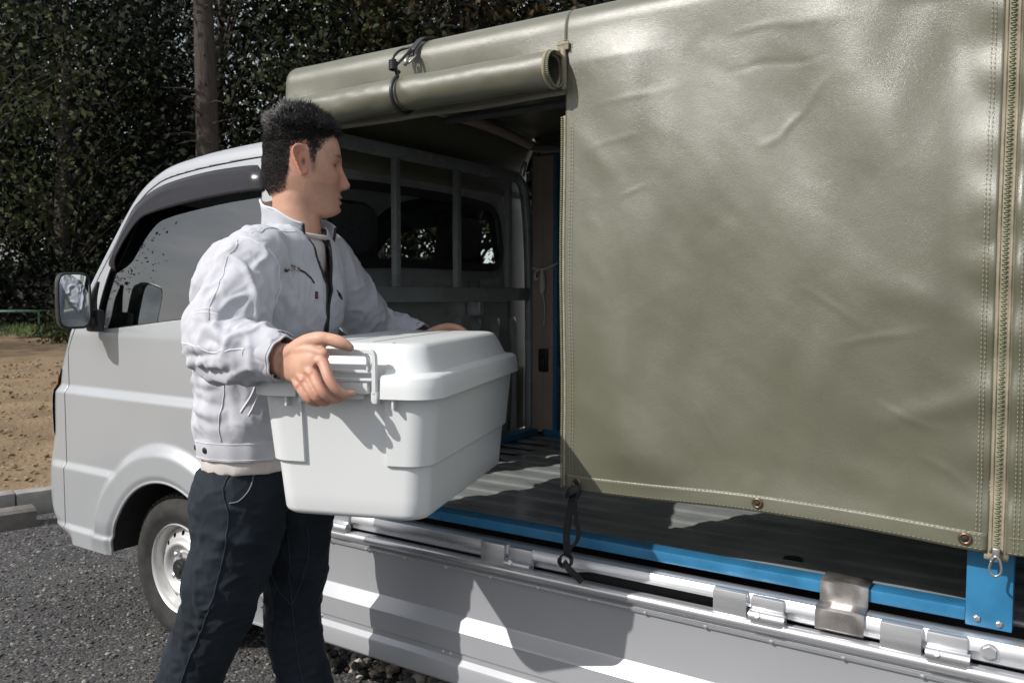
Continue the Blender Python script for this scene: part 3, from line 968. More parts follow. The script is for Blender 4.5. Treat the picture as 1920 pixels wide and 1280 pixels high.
# ================================================================ OLIVE CANVAS COVER
def canvas(name, col):
    m = bpy.data.materials.new(name)
    m.use_nodes = True
    nt = m.node_tree
    b = nt.nodes['Principled BSDF']
    tx = nt.nodes.new('ShaderNodeTexCoord')

    def noise(sc, det=4, rough=0.5, vec=None):
        n = nt.nodes.new('ShaderNodeTexNoise')
        n.inputs['Scale'].default_value = sc
        n.inputs['Detail'].default_value = det
        n.inputs['Roughness'].default_value = rough
        nt.links.new(vec or tx.outputs['Object'], n.inputs[0])
        return n
    n1 = noise(3.0)
    r = nt.nodes.new('ShaderNodeValToRGB')
    r.color_ramp.elements[0].position = 0.3
    r.color_ramp.elements[1].position = 0.7
    r.color_ramp.elements[0].color = (*[c*0.92 for c in col], 1)
    r.color_ramp.elements[1].color = (*[c*1.08 for c in col], 1)
    nt.links.new(n1.outputs[0], r.inputs[0])
    nt.links.new(r.outputs[0], b.inputs['Base Color'])
    n2 = noise(9.0, 5)
    mr = nt.nodes.new('ShaderNodeMapRange')
    mr.inputs[1].default_value = 0.3
    mr.inputs[2].default_value = 0.7
    mr.inputs[3].default_value = 0.29
    mr.inputs[4].default_value = 0.44
    nt.links.new(n2.outputs[0], mr.inputs[0])
    nt.links.new(mr.outputs[0], b.inputs['Roughness'])
    b.inputs['Specular IOR Level'].default_value = 0.9
    # woven grain and soft creases
    n3 = noise(750.0, 2)
    n4 = noise(16.0, 4, 0.55)
    n5 = noise(70.0, 3)
    b1 = nt.nodes.new('ShaderNodeBump')
    b1.inputs['Strength'].default_value = 0.5
    b1.inputs['Distance'].default_value = 0.0010
    nt.links.new(n3.outputs[0], b1.inputs['Height'])
    b2 = nt.nodes.new('ShaderNodeBump')
    b2.inputs['Strength'].default_value = 0.12
    b2.inputs['Distance'].default_value = 0.006
    nt.links.new(n4.outputs[0], b2.inputs['Height'])
    nt.links.new(b1.outputs[0], b2.inputs['Normal'])
    b3 = nt.nodes.new('ShaderNodeBump')
    b3.inputs['Strength'].default_value = 0.03
    b3.inputs['Distance'].default_value = 0.002
    nt.links.new(n5.outputs[0], b3.inputs['Height'])
    nt.links.new(b2.outputs[0], b3.inputs['Normal'])
    nt.links.new(b3.outputs[0], b.inputs['Normal'])
    return m


M['canvas'] = canvas('olive_canvas', (0.110, 0.110, 0.075))
M['ziptape'] = mat('zip_tape', (0.25, 0.22, 0.155), 0.8, var=0.15, vscale=60)
M['zipteeth'] = mat('zip_teeth', (0.17, 0.18, 0.11), 0.5, var=0.1)
M['stitch'] = mat('stitch_thread', (0.36, 0.33, 0.22), 0.8)
M['brass'] = mat('aged_brass', (0.20, 0.13, 0.085), 0.35, 0.8, var=0.25, vscale=80)
M['web'] = mat('black_webbing', (0.014, 0.014, 0.016), 0.7, bump=0.4, bscale=300, dist=0.001)
M['cord'] = mat('black_cord', (0.02, 0.021, 0.023), 0.45)
CV = empty('canvas_cover', 'olive green canvas truck cover with zips and one side flap rolled up', 'cover', (-1.0, 0.72, 0.7))
CO = np.array([-1.0, 0.72, 0.7])


def cv_(name, vf, m, parent=CV, smooth=True, sharp=None, kind=None):
    return mk(name, np.asarray(vf[0], float)-CO, vf[1], m, parent, smooth, kind, sharp)


RIDG = [((-0.56, 1.572), (-0.50, 1.578), 0.009, 0.0035), ((-0.50, 1.578), (-0.44, 1.63), 0.009, 0.004), ((-0.44, 1.63), (-0.405, 1.70), 0.009, 0.003),
        ((-0.95, 1.60), (-0.80, 1.615), 0.007, 0.002), ((-0.93, 1.70), (-0.72, 1.70), 0.008, 0.002), ((-0.62, 1.80), (-0.40, 1.83), 0.008, 0.002), ((-0.60, 1.72), (-0.42, 1.75), 0.007, -0.002), ((-0.86, 1.48), (-0.78, 1.50), 0.006, 0.002),
        ((-0.45, 1.28), (-0.33, 1.20), 0.008, 0.0025), ((-0.38, 1.16), (-0.22, 1.22), 0.009, 0.003), ((-0.30, 1.05), (-0.16, 1.00), 0.010, 0.004), ((-0.70, 1.05), (-0.62, 0.92), 0.009, 0.0025), ((-0.85, 0.92), (-0.78, 0.83), 0.010, 0.003), ((-0.22, 0.95), (-0.12, 0.90), 0.009, 0.0035),
        ((-0.93, 1.80), (-0.62, 1.42), 0.10, 0.010), ((-0.55, 1.62), (-0.42, 1.30), 0.05, 0.007), ((-0.95, 1.45), (-0.80, 0.95), 0.07, 0.010), ((-0.78, 1.25), (-0.55, 0.90), 0.10, -0.010),
        ((-0.50, 1.20), (-0.25, 0.95), 0.08, 0.008), ((-0.30, 1.75), (-0.16, 1.10), 0.07, 0.009), ((-0.19, 1.85), (-0.14, 0.95), 0.035, -0.007), ((-0.62, 1.85), (-0.30, 1.50), 0.12, 0.008),
        ((-0.92, 1.00), (-0.70, 0.84), 0.05, 0.007), ((-0.42, 0.92), (-0.14, 0.86), 0.04, 0.007), ((-0.34, 1.30), (-0.12, 1.22), 0.03, 0.006), ((-0.30, 1.02), (-0.11, 1.08), 0.022, 0.005),
        ((-0.98, 1.66), (-0.86, 1.52), 0.03, 0.006), ((-0.99, 1.30), (-0.90, 1.24), 0.025, 0.004),
        ((-0.99, 1.02), (-0.91, 0.98), 0.025, 0.004), ((-0.75, 0.82), (-0.72, 0.90), 0.02, 0.003), ((-0.55, 0.82), (-0.53, 0.89), 0.02, 0.003), ((-0.28, 0.81), (-0.27, 0.88), 0.02, 0.003), ((-0.13, 1.40), (-0.11, 1.36), 0.02, 0.004)]


def sag(X, Z):
    """outward bulge of the curtain, in metres"""
    P = np.c_[X, Z, np.zeros(len(X))]
    a_ = X*0.93+Z*0.36
    b_ = Z*0.93-X*0.36
    d = 0.040*(vnoise(np.c_[a_*3.2, b_*1.5, 0*X]+5)-0.5) + 0.030*(vnoise(np.c_[a_*7, b_*3.0, 0*X]+9)-0.5) + 0.0038*(vnoise(np.c_[a_*15-b_*6, b_*7, 0*X]+3)-0.5) + 0.0009*(vnoise(np.c_[a_*34+b_*10, b_*18, 0*X]+13)-0.5)
    Pw = P + np.c_[0.05*(vnoise(P*[9, 9, 1]+41)-0.5), 0.05*(vnoise(P*[9, 9, 1]+57)-0.5), 0*X]
    for a, b, w, h in RIDG:
        dd, tt = seg_dist(Pw if w < 0.012 else P, (*a, 0), (*b, 0))
        h = h*np.sin(math.pi*np.clip(0.08+0.84*tt, 0, 1))
        d = d + (0.65 if w > 0.012 else 0.30)*h*np.exp(-(dd/w)**2)
    d = d + 0.004*np.sin(Z*55+np.sin(X*9)*2)*np.exp(-((X+0.094)/0.05)**2)*(0.5+vnoise(P*[4, 6, 1]+1))
    return d


def zbot(x):
    return smooth_tab([(-1.01, 0.802), (-0.96, 0.798), (-0.75, 0.804), (-0.5, 0.808), (-0.25, 0.800), (-0.09, 0.793), (0.0, 0.795), (0.1, 0.796)], x)


def curtain_pt(X, Sx):
    """Sx: 0 at the bottom hem .. 1 at the eaves (z 1.885), then over the edge to the roof"""
    X = np.asarray(X, float)
    Sx = np.asarray(Sx, float)
    zb = zbot(X)
    zl = zb + np.minimum(Sx, 1)*(1.885-zb)
    r = 0.06
    a = np.clip((Sx-1)/0.09, 0, 1)*math.pi/2
    z = zl + r*np.sin(a)
    y = -0.016 + r*(1-np.cos(a)) + np.maximum(0, Sx-1.09)*1.0
    fade = ss(1.0, 0.9, Sx)
    y = y - sag(X, zl)*np.minimum(1, fade+0.15)*(0.35+0.65*ss(0.0, 0.10, Sx))*(0.35+0.65*np.minimum(1, np.abs(X+1.0)*6))
    y = y + np.where(X > 0.045, 0, 0)
    return np.c_[X, y, z]


def sheet(us, vs, fn):
    U, Vv = np.meshgrid(us, vs, indexing='ij')
    P = fn(U.ravel(), Vv.ravel())
    n, m_ = U.shape
    Fs = [(i*m_+j, (i+1)*m_+j, (i+1)*m_+j+1, i*m_+j+1) for i in range(n-1) for j in range(m_-1)]
    return P, Fs


vs = np.concatenate([np.linspace(0, 1, 230), np.linspace(1.008, 1.09, 10), [1.11]])
cur = solid(cv_('side_curtain', sheet(np.linspace(-1.0, -0.108, 190), vs, curtain_pt), M['canvas']), 0.0022)
cn = cv_('corner_panel', sheet(np.linspace(-0.080, 0.075, 18), vs, curtain_pt), M['canvas'])
solid(cn, 0.0022)
# hem: second layer along the bottom edge
hem = solid(cv_('hem', sheet(np.linspace(-0.998, -0.11, 90), np.linspace(-0.001, 0.032, 6), lambda U, V_: curtain_pt(U, V_) + np.array([0, -0.0028, 0])), M['canvas'], cur), 0.0015)


def dashes(path, ln=0.0055, gap=0.0032, r=0.00048, push=-0.0031):
    P = np.array(path, float)
    d = np.r_[0, np.cumsum(np.linalg.norm(np.diff(P, axis=0), axis=1))]
    parts = []
    s = 0.0
    while s+ln < d[-1]:
        a = np.array([np.interp(s, d, P[:, k]) for k in range(3)])
        b = np.array([np.interp(s+ln, d, P[:, k]) for k in range(3)])
        parts.append(tube([a, (a+b)/2+[0, -0.0005, 0], b], r, 4))
        s += ln+gap
    V, Fs = cat_meshes(parts)
    V[:, 1] += push
    return V, Fs


def cpath(x0, x1, s0, s1, n=160):
    t = np.linspace(0, 1, n)
    return curtain_pt(x0+(x1-x0)*t, s0+(s1-s0)*t)


cv_('stitching', cat_meshes([dashes(cpath(-0.985, -0.985, 0.01, 0.80)), dashes(cpath(-0.978, -0.978, 0.01, 0.80)), dashes(cpath(-0.99, -0.112, 0.031, 0.031), push=-0.0044), dashes(cpath(-0.99, -0.112, 0.004, 0.004), push=-0.0044),
                             dashes(cpath(-0.122, -0.122, 0.01, 1.0)), dashes(cpath(-0.128, -0.128, 0.01, 1.0))]), M['stitch'], cur, kind='stuff')
cv_('stitching', cat_meshes([dashes(cpath(-0.068, -0.068, 0.01, 1.0)), dashes(cpath(-0.061, -0.061, 0.01, 1.0)), dashes(cpath(-0.075, 0.06, 0.03, 0.03)), dashes(cpath(-0.075, 0.06, 0.004, 0.004))]), M['stitch'], cn, kind='stuff')


def zip_row(path, half, pitch=0.0052, both=False):
    P = np.array(path, float)
    d = np.r_[0, np.cumsum(np.linalg.norm(np.diff(P, axis=0), axis=1))]
    parts = []
    k = 0
    for s in np.arange(0, d[-1], pitch):
        a = np.array([np.interp(s, d, P[:, q]) for q in range(3)])
        off = 0.0 if not both else (0.0011 if k % 2 else -0.0011)
        parts.append(bx((a[0]+off, a[1]-0.002, a[2]), (half*2, 0.003, pitch*0.68), 0.0))
        k += 1
    return cat_meshes(parts)


# open zip on the left edge of the curtain
lz = [curtain_pt(np.full(150, x), np.linspace(0.0, 0.815, 150)) for x in (-0.9985, -1.006)]
zt = solid(cv_('zip_tape', loft([lz[0], lz[1]], cap=False, closed=False), M['ziptape'], cur), 0.002, 0)
cv_('zip_teeth', zip_row(curtain_pt(np.full(150, -1.0085), np.linspace(0.0, 0.815, 150)), 0.0028), M['zipteeth'], cur, kind='stuff')
# closed zip towards the rear corner
rz = [curtain_pt(np.full(150, x), np.linspace(-0.012, 1.05, 150)) for x in (-0.114, -0.075)]
zt2 = solid(cv_('zip_tape', loft([rz[0]+[0, 0.0015, 0], rz[1]+[0, 0.0015, 0]], cap=False, closed=False), M['ziptape'], cn), 0.002, 0)
cv_('zip_teeth', zip_row(curtain_pt(np.full(150, -0.0945), np.linspace(-0.008, 1.04, 150))+[0, 0.002, 0], 0.0036, pitch=0.0042, both=True), M['zipteeth'], cn, kind='stuff')
for dx in (-0.0095, 0.0095):
    cv_('zip_piping', tube(curtain_pt(np.full(120, -0.0945+dx), np.linspace(0, 1.04, 120))+[0, 0.0005, 0], 0.0024, 8), M['ziptape'], cn)
pz = curtain_pt(np.array([-0.0945]), np.array([-0.006]))[0]
pl = cv_('zip_puller', cat_meshes([bx(pz+[0, -0.007, 0.006], (0.013, 0.010, 0.026), 0.003), tube([pz+[-0.007, -0.013, -0.004], pz+[-0.009, -0.014, -0.024], pz+[0, -0.014, -0.032], pz+[0.009, -0.014, -0.024], pz+[0.007, -0.013, -0.004], pz+[0, -0.013, 0.004], pz+[-0.007, -0.013, -0.004]], 0.0024, 8, 40)]),
         mat('zip_metal', (0.35, 0.36, 0.34), 0.35, 0.8), cn)


def torus(c, R_, r, m=32, n=10, axis='y'):
    a = np.linspace(0, 2*math.pi, m+1)
    pts = np.c_[c[0]+R_*np.cos(a), np.full(m+1, c[1]), c[2]+R_*np.sin(a)]
    return tube(pts, r, n, cap=False, up=(0, 1, 0))


for gx, gs in ((-0.533, 0.017), (-0.145, 0.0175), (-0.965, 0.017)):
    gp = curtain_pt(np.array([gx]), np.array([gs]))[0]
    gro = cv_('grommet', torus(gp+[0, -0.0045, 0], 0.0088, 0.0032), M['brass'], cur)
    cv_('eyelet_hole', tube([gp+[0, -0.0062, 0], gp+[0, -0.0040, 0]], 0.0065, 20), M['dark'], cur)

# header strip above the opening, roof, far side, front and rear panels
hd = solid(cv_('header', sheet(np.linspace(-1.998, -1.0, 110), np.concatenate([np.linspace(0.86, 1, 14), np.linspace(1.008, 1.09, 10), [1.11]]),
               lambda U, V_: curtain_pt(U, V_) + np.c_[np.zeros(len(U)), 0.004*(vnoise(np.c_[U*7, V_*6, 0*U])-0.5) + 0.055*(1-ss(-1.998, -1.945, U))**2, -0.03*(1-ss(-1.998, -1.95, U))**2*ss(1.0, 1.09, V_)]), M['canvas']), 0.0022)
rf = solid(cv_('roof', sheet(np.linspace(-1.998, 0.075, 60), np.linspace(0.06, 1.38, 50),
               lambda X, Y: np.c_[X, Y, 1.9445 + 0.022*np.sin(math.pi*(Y-0.06)/1.32) + 0.004*(vnoise(np.c_[X*5, Y*5, 0*X])-0.5)*np.sin(math.pi*(Y-0.06)/1.32) - 0.03*(1-ss(-1.998, -1.95, X))**2]), M['canvas']), 0.0022)
solid(cv_('far_side', sheet(np.linspace(-1.998, 0.075, 60), np.linspace(0, 1, 40),
              lambda X, t: np.c_[X, 1.38+0.06*np.sin(np.minimum(1, t*20)*math.pi/2)+0.006*np.sin(X*22+t*3)*t, 1.9445-0.06*(1-np.cos(np.minimum(1, t*20)*math.pi/2))-t*1.06]), M['canvas']), 0.0022)
solid(cv_('front_panel', sheet(np.linspace(0.11, 1.43, 40), np.linspace(1.685, 1.958, 10), lambda Y, Z: np.c_[-2.036+0.046*ss(1.80, 1.94, Z), Y, np.minimum(Z, 1.936+0.022*np.sin(math.pi*np.clip((Y-0.06)/1.32, 0, 1)))]), M['canvas']), 0.0022)
for y0_, y1_ in ((1.30, 1.44), (0.0, 0.05)):
    solid(cv_('light_stop_strip', sheet(np.linspace(y0_, y1_, 6), np.linspace(0.66, 1.80, 20), lambda Y, Z: np.c_[-2.045+0.004*np.sin(Z*9), Y, Z]), M['canvas']), 0.0022)  # canvas strips added to stop light leaking in beside the cab
solid(cv_('rear_panel', sheet(np.linspace(0.03, 1.43, 40), np.linspace(0.80, 1.945, 40), lambda Y, Z: np.c_[0.075+0.008*np.sin(Y*14+Z*3), Y, Z]), M['canvas']), 0.0022)
# front corner return of the header
solid(cv_('corner_return', sheet(np.linspace(0, 1, 10), np.linspace(1.74, 1.915, 12), lambda t, Z: np.c_[-1.998-0.012*np.sin(t*math.pi/2), 0.03+0.14*t, Z-0.01*t]), M['canvas']), 0.0022)
# rolled-up flap
RX0, RX1, RY, RZ = -1.872, -1.012, -0.058, 1.786


def roll(x, a, r0):
    P = np.c_[x, a, np.zeros(len(x))]
    pin = 1 - 0.16*np.exp(-((x+1.468)/0.02)**2) + 0.05*np.exp(-((x+1.42)/0.04)**2)
    r = r0*pin + 0.004*(vnoise(np.c_[x*9, np.cos(a)*1.5+4, np.sin(a)*1.5+4])-0.5) + 0.0018*(vnoise(np.c_[x*30, np.cos(a)*2+4, np.sin(a)*2+4])-0.5)
    r = r + 0.004*np.exp(-((x+1.53-0.03*a)/0.016)**2)*np.exp(-((a-2.2)/0.9)**2)
    drop = 0.010*ss(-1.4, -1.95, x)
    return np.c_[x, RY + r*np.cos(a), RZ - drop*0.4 + r*1.0*np.sin(a)]


nx_ = 120
rings = []
turns = np.linspace(-0.35*math.pi, 3.6*math.pi, 110)
rad = np.where(turns < 1.65*math.pi, 0.0420, 0.0420-0.0052*ss(1.65*math.pi, 3.6*math.pi, turns)-0.003*ss(1.65*math.pi, 1.9*math.pi, turns))
xr_ = np.linspace(RX0, RX1, nx_)
for a, r_ in zip(turns, rad):
    rings.append(roll(xr_, np.full(nx_, a), r_))
rl = solid(cv_('rolled_flap', loft(rings, cap=False, closed=False), M['canvas']), 0.002, 0)
eng = turns[8:80]
zr = np.array([roll(np.array([RX1+0.004]), np.array([a]), r_-0.001)[0] for a, r_ in zip(eng, rad[8:80])])
cv_('zip_tape', tube(zr-[0.006, 0, 0], 0.0048, 6), M['ziptape'], rl)
teeth = []
for p in resample(zr, 74):
    teeth.append(bx(p+[0.003, 0, 0], (0.007, 0.003, 0.003)))
cv_('zip_teeth', cat_meshes(teeth), M['zipteeth'], rl, kind='stuff')
zl_ = np.array([roll(np.array([RX0-0.004]), np.array([a]), r_-0.001)[0] for a, r_ in zip(turns[2:60], rad[2:60])])
cv_('zip_tape', tube(zl_, 0.004, 6), M['ziptape'], rl)
# sewn zip stop at the corner of the opening
cv_('zip_stop', cat_meshes([bx((-1.005, -0.024, 1.845), (0.03, 0.006, 0.02), 0.002), tube([(-1.005, -0.024, 1.84), (-1.0, -0.03, 1.80), (-1.003, -0.022, 1.745)], 0.007, 8, 12)]), M['ziptape'], cur)
cv_('stitching', cat_meshes([dashes([(-1.022, -0.028, 1.856), (-0.988, -0.028, 1.857)], 0.004, 0.002, 0.0008, 0), dashes([(-1.022, -0.028, 1.848), (-0.988, -0.028, 1.849)], 0.004, 0.002, 0.0008, 0), dashes([(-0.988, -0.028, 1.857), (-0.99, -0.028, 1.83)], 0.004, 0.002, 0.0008, 0)]), M['stitch'], hd, kind='stuff')
cv_('stitching', cat_meshes([dashes([(-1.93, -0.026, 1.853), (-1.90, -0.026, 1.853)], 0.004, 0.002, 0.0008, 0), dashes([(-1.93, -0.026, 1.846), (-1.90, -0.026, 1.846)], 0.004, 0.002, 0.0008, 0)]), M['stitch'], hd, kind='stuff')
wb = [(-1.455, 0.045, 1.955), (-1.456, 0.010, 1.946), (-1.458, -0.015, 1.925), (-1.461, -0.030, 1.905), (-1.463, -0.034, 1.890)]


def ribbon(pts, w, t, res=24, side=(1, 0, 0)):
    P = resample(pts, res)
    T, A, B = frames(P, side)
    rings = [np.array([p+a*w/2+b*t/2, p-a*w/2+b*t/2, p-a*w/2-b*t/2, p+a*w/2-b*t/2]) for p, a, b in zip(P, A, B)]
    return loft(rings)


web = cv_('webbing_tab', ribbon(wb, 0.022, 0.004), M['web'], hd, sharp=40)
cv_('stitching', cat_meshes([dashes([(-1.473, -0.031, z), (-1.449, -0.031, z+0.002)], 0.004, 0.002, 0.0009, -0.004) for z in (1.906, 1.918)]), M['stitch'], hd, kind='stuff')
# ---- bungee cord hooked on the tab, round the roll
BG = empty('bungee_cord', 'black elastic cord with a hook looped round the rolled up flap', 'cord', (-1.468, -0.1, 1.80))
BO = np.array([-1.468, -0.1, 1.80])
hx = -1.468
ar = [(hx, RY+0.0475*math.cos(a), RZ+0.0475*math.sin(a)) for a in np.linspace(math.radians(118), math.radians(330), 26)]
ar = [(hx-0.012, -0.060, 1.845), (hx-0.008, -0.075, 1.845)] + ar
mk('cord', *[q if i else np.asarray(q)-BO for i, q in enumerate(tube(ar, 0.0052, 10, 60))], M['cord'], BG)
coil = [(hx-0.004+0.0092*math.cos(t), -0.092+0.0092*math.sin(t), 1.842+0.0045*t/(2*math.pi)*1.1) for t in np.linspace(0, 10*math.pi, 110)]
mk('coil', *[q if i else np.asarray(q)-BO for i, q in enumerate(tube(coil, 0.0028, 8))], M['cord'], BG)
hk = [(hx-0.002, -0.09, 1.85), (hx+0.012, -0.075, 1.872), (hx+0.018, -0.055, 1.895), (hx+0.012, -0.044, 1.908), (hx-0.002, -0.046, 1.908), (hx-0.014, -0.058, 1.900), (hx-0.019, -0.07, 1.886), (hx-0.021, -0.074, 1.878)]
mk('hook', *[q if i else np.asarray(q)-BO for i, q in enumerate(tube(hk, 0.0036, 10, 50, rounded=True))], M['cord'], BG)
mk('metal_clip', *[q if i else np.asarray(q)-BO for i, q in enumerate(cat_meshes([tube([(hx-0.008, -0.026, 1.892), (hx+0.016, -0.026, 1.892), (hx+0.016, -0.040, 1.878), (hx+0.006, -0.046, 1.868), (hx-0.008, -0.040, 1.880), (hx-0.008, -0.026, 1.892)], 0.0028, 8, 36), tube([(hx+0.004, -0.044, 1.888), (hx+0.005, -0.056, 1.862)], 0.005, 8)]))],
   M['steel'], BG)
# ---- tie strap hanging from the corner of the curtain
SP = empty('tie_strap', 'black webbing strap knotted through the curtain corner with a buckle at its end', 'strap', (-0.97, -0.03, 0.62))
SO = np.array([-0.97, -0.03, 0.62])


def sp(name, vf, m, sharp=40):
    return mk(name, np.asarray(vf[0], float)-SO, vf[1], m, SP, True, None, sharp)


sp('webbing', ribbon([(-0.965, -0.03, 0.805), (-0.970, -0.034, 0.78), (-0.978, -0.036, 0.74), (-0.984, -0.036, 0.70), (-0.985, -0.035, 0.665), (-0.984, -0.034, 0.640)], 0.018, 0.0022), M['web'])
sp('loose_end', ribbon([(-0.962, -0.036, 0.775), (-0.955, -0.042, 0.735), (-0.946, -0.046, 0.705), (-0.952, -0.046, 0.680), (-0.970, -0.044, 0.662), (-0.978, -0.040, 0.640)], 0.013, 0.002, side=(0.3, 1, 0)), M['web'])
sp('knot', cat_meshes([tube([(-0.985, -0.036, 0.782), (-0.970, -0.046, 0.800), (-0.952, -0.040, 0.806), (-0.955, -0.034, 0.788), (-0.975, -0.040, 0.776)], [0.006, 0.011, 0.010, 0.010, 0.006], 8, 30, flat=0.5)]), M['web'])
sp('buckle', cat_meshes([ribbon([(-1.0, -0.040, 0.632), (-0.985, -0.046, 0.646), (-0.966, -0.046, 0.640), (-0.968, -0.046, 0.622), (-0.985, -0.048, 0.614), (-1.0, -0.042, 0.622), (-1.0, -0.040, 0.632)], 0.012, 0.003, 40, side=(0, 1, 0)),
                         ribbon([(-0.985, -0.048, 0.628), (-0.965, -0.052, 0.612), (-0.945, -0.050, 0.598), (-0.935, -0.048, 0.588)], 0.016, 0.003, 16, side=(0.5, 0, 0.6))]), M['black'])
# ================================================================ STORAGE BOX
MROT = math.atan2(0.267, 0.964)
MO = np.array([-1.64, -0.38, 0.0])
RM = np.array([[0.964, -0.267, 0], [0.267, 0.964, 0], [0, 0, 1.0]])
BC = np.array([0.355, 0.037, 0.809])     # base centre of the box in the man's frame (forward, left, up)
M['box'] = mat('white_plastic', (0.64, 0.66, 0.66), 0.36, 0.0, var=0.02, vscale=4, spec=0.45, bump=0.10, bscale=260, dist=0.0006)
BXE = empty('storage_box', 'white plastic lidded storage box carried by the man', 'box', tuple(MO + RM @ BC), MROT + 0.063)


XE = [-0.0905, -0.0885, -0.05, -0.02, 0.02, 0.05, 0.0885, 0.0905]


def ring(hx, hy, r, z, end_in=0.0, xe=None):
    """ring at height z; end_in pushes the middle of both short ends inwards"""
    xe = xe or XE
    P = []
    nc = 10

    def arc(cx, cy, a0):
        for k in range(nc+1):
            a = a0 + (math.pi/2)*k/nc
            P.append((cx+r*math.cos(a), cy+r*math.sin(a)))
    arc(hx-r, hy-r, 0)
    for x in xe[::-1]:
        P.append((x, hy - (end_in if abs(x) < 0.0895 else 0)))
    arc(-hx+r, hy-r, math.pi/2)
    for t in np.linspace(-0.8, 0.8, 7):
        P.append((-hx, -t*(hy-r)))
    arc(-hx+r, -hy+r, math.pi)
    for x in xe:
        P.append((x, -hy + (end_in if abs(x) < 0.0895 else 0)))
    arc(hx-r, -hy+r, 1.5*math.pi)
    for t in np.linspace(-0.8, 0.8, 7):
        P.append((hx, t*(hy-r)))
    return np.c_[np.array(P), np.full(len(P), z*0.937)]


def hb(z):
    t = z/0.27
    return 0.160+0.021*t, 0.302+0.021*t


rs_ = []
for z, ins in ((0.0, 0.016), (0.003, 0.008), (0.009, 0.002), (0.016, 0.0)):
    a, b = hb(z)
    rs_.append(ring(a-ins, b-ins, 0.046-ins*0.6, z))
for z in (0.05, 0.10, 0.118, 0.1205):
    a, b = hb(z)
    rs_.append(ring(a, b, 0.046, z))
for z in (0.1225, 0.125, 0.16, 0.20, 0.24, 0.272, 0.285):
    a, b = hb(z)
    k = 0.0075 if z > 0.123 else 0.005
    rs_.append(ring(a+k, b+k, 0.050, z, end_in=k))
body = mk('body', *loft(rs_), M['box'], BXE, sharp=32)
# small ribs under the lid corners
for sx in (-1, 1):
    for sy in (-1, 1):
        mk('rib', *bx((sx*0.115, sy*0.337, 0.246), (0.005, 0.02, 0.026), 0.001), M['box'], body)
# lid: rim, shoulder, raised top, recess for the handles
rs_ = []
for z, hx_, hy_, r_, e in ((0.270, 0.196, 0.300, 0.060, 0.030), (0.2712, 0.1985, 0.3025, 0.060, 0.030), (0.290, 0.197, 0.301, 0.060, 0.030), (0.312, 0.1945, 0.2985, 0.060, 0.030), (0.3165, 0.192, 0.296, 0.059, 0.029), (0.3195, 0.187, 0.291, 0.057, 0.024),
                           (0.3205, 0.178, 0.281, 0.056, 0.014), (0.3225, 0.1705, 0.273, 0.055, 0.006), (0.330, 0.167, 0.268, 0.054, 0.003), (0.355, 0.157, 0.258, 0.053, 0.0), (0.372, 0.149, 0.250, 0.052, 0.0), (0.379, 0.143, 0.244, 0.050, 0.0), (0.3825, 0.134, 0.235, 0.046, 0.0), (0.3833, 0.115, 0.216, 0.04, 0.0)):
    rs_.append(ring(hx_+0.0065, hy_+0.0495, r_, z, end_in=e))
lid = mk('lid', *loft(rs_), M['box'], BXE, sharp=38)
solid_top = mk('lid_groove', *cat_meshes([bx((0.035, 0.0, 0.3594), (0.004, 0.52, 0.0016), 0.0004), bx((-0.035, 0.0, 0.3594), (0.004, 0.52, 0.0016), 0.0004)]), mat('groove_grey', (0.42, 0.43, 0.43), 0.6), lid)


def bar(path, w, t, closed=False, up=(0, 1, 0)):
    P = np.array(path, float)
    T, A, B = frames(P, up)
    k = 0.0012
    rings = [np.array([p + b*sx*w/2 + a*sy*t/2 for sx, sy in ((1, .7), (.7, 1), (-.7, 1), (-1, .7), (-1, -.7), (-.7, -1), (.7, -1), (1, -.7))]) for p, a, b in zip(P, A, B)]
    return loft(rings)


def rpath(pts, r, n=6):
    """round the corners of an open path"""
    P = [np.array(p, float) for p in pts]
    out = [P[0]]
    for a, b, c in zip(P[:-2], P[1:-1], P[2:]):
        u = (a-b)/np.linalg.norm(a-b)
        v = (c-b)/np.linalg.norm(c-b)
        for k in range(n+1):
            t = k/n
            out.append((1-t)**2*(b+u*r) + 2*t*(1-t)*b + t*t*(b+v*r))
    out.append(P[-1])
    return np.array(out)


for sy in (-1, 1):
    y0 = sy*0.346
    y1 = sy*0.338
    # swing handle: outer loop standing in the recess, inner bars, feet
    h = cat_meshes([bar(rpath([(-0.078, y0, 0.262), (-0.078, y0, 0.346), (0.078, y0, 0.346), (0.078, y0, 0.262)], 0.014), 0.010, 0.012),
                    bar(np.array([(-0.074, y0, 0.307), (0, y0, 0.307), (0.074, y0, 0.307)]), 0.006, 0.010),
                    bar(np.array([(-0.074, y0, 0.291), (0, y0, 0.291), (0.074, y0, 0.291)]), 0.005, 0.012),
                    bar(rpath([(-0.066, y0+sy*0.002, 0.309), (-0.066, y0+sy*0.002, 0.339), (0.066, y0+sy*0.002, 0.339), (0.066, y0+sy*0.002, 0.309)], 0.009), 0.004, 0.015)])
    hn = mk('handle', *h, M['box'], BXE, sharp=40)
    mk('latch', *cat_meshes([bx((0.0, y1, 0.274), (0.126, 0.020, 0.024), 0.003), bx((0.0, y1-sy*0.005, 0.258), (0.10, 0.014, 0.014), 0.002)]), M['box'], hn, sharp=40)
    for sx in (-1, 1):
        mk('hinge_foot', *bx((sx*0.078, y0-sy*0.006, 0.256), (0.013, 0.024, 0.024), 0.003), M['box'], hn, sharp=40)
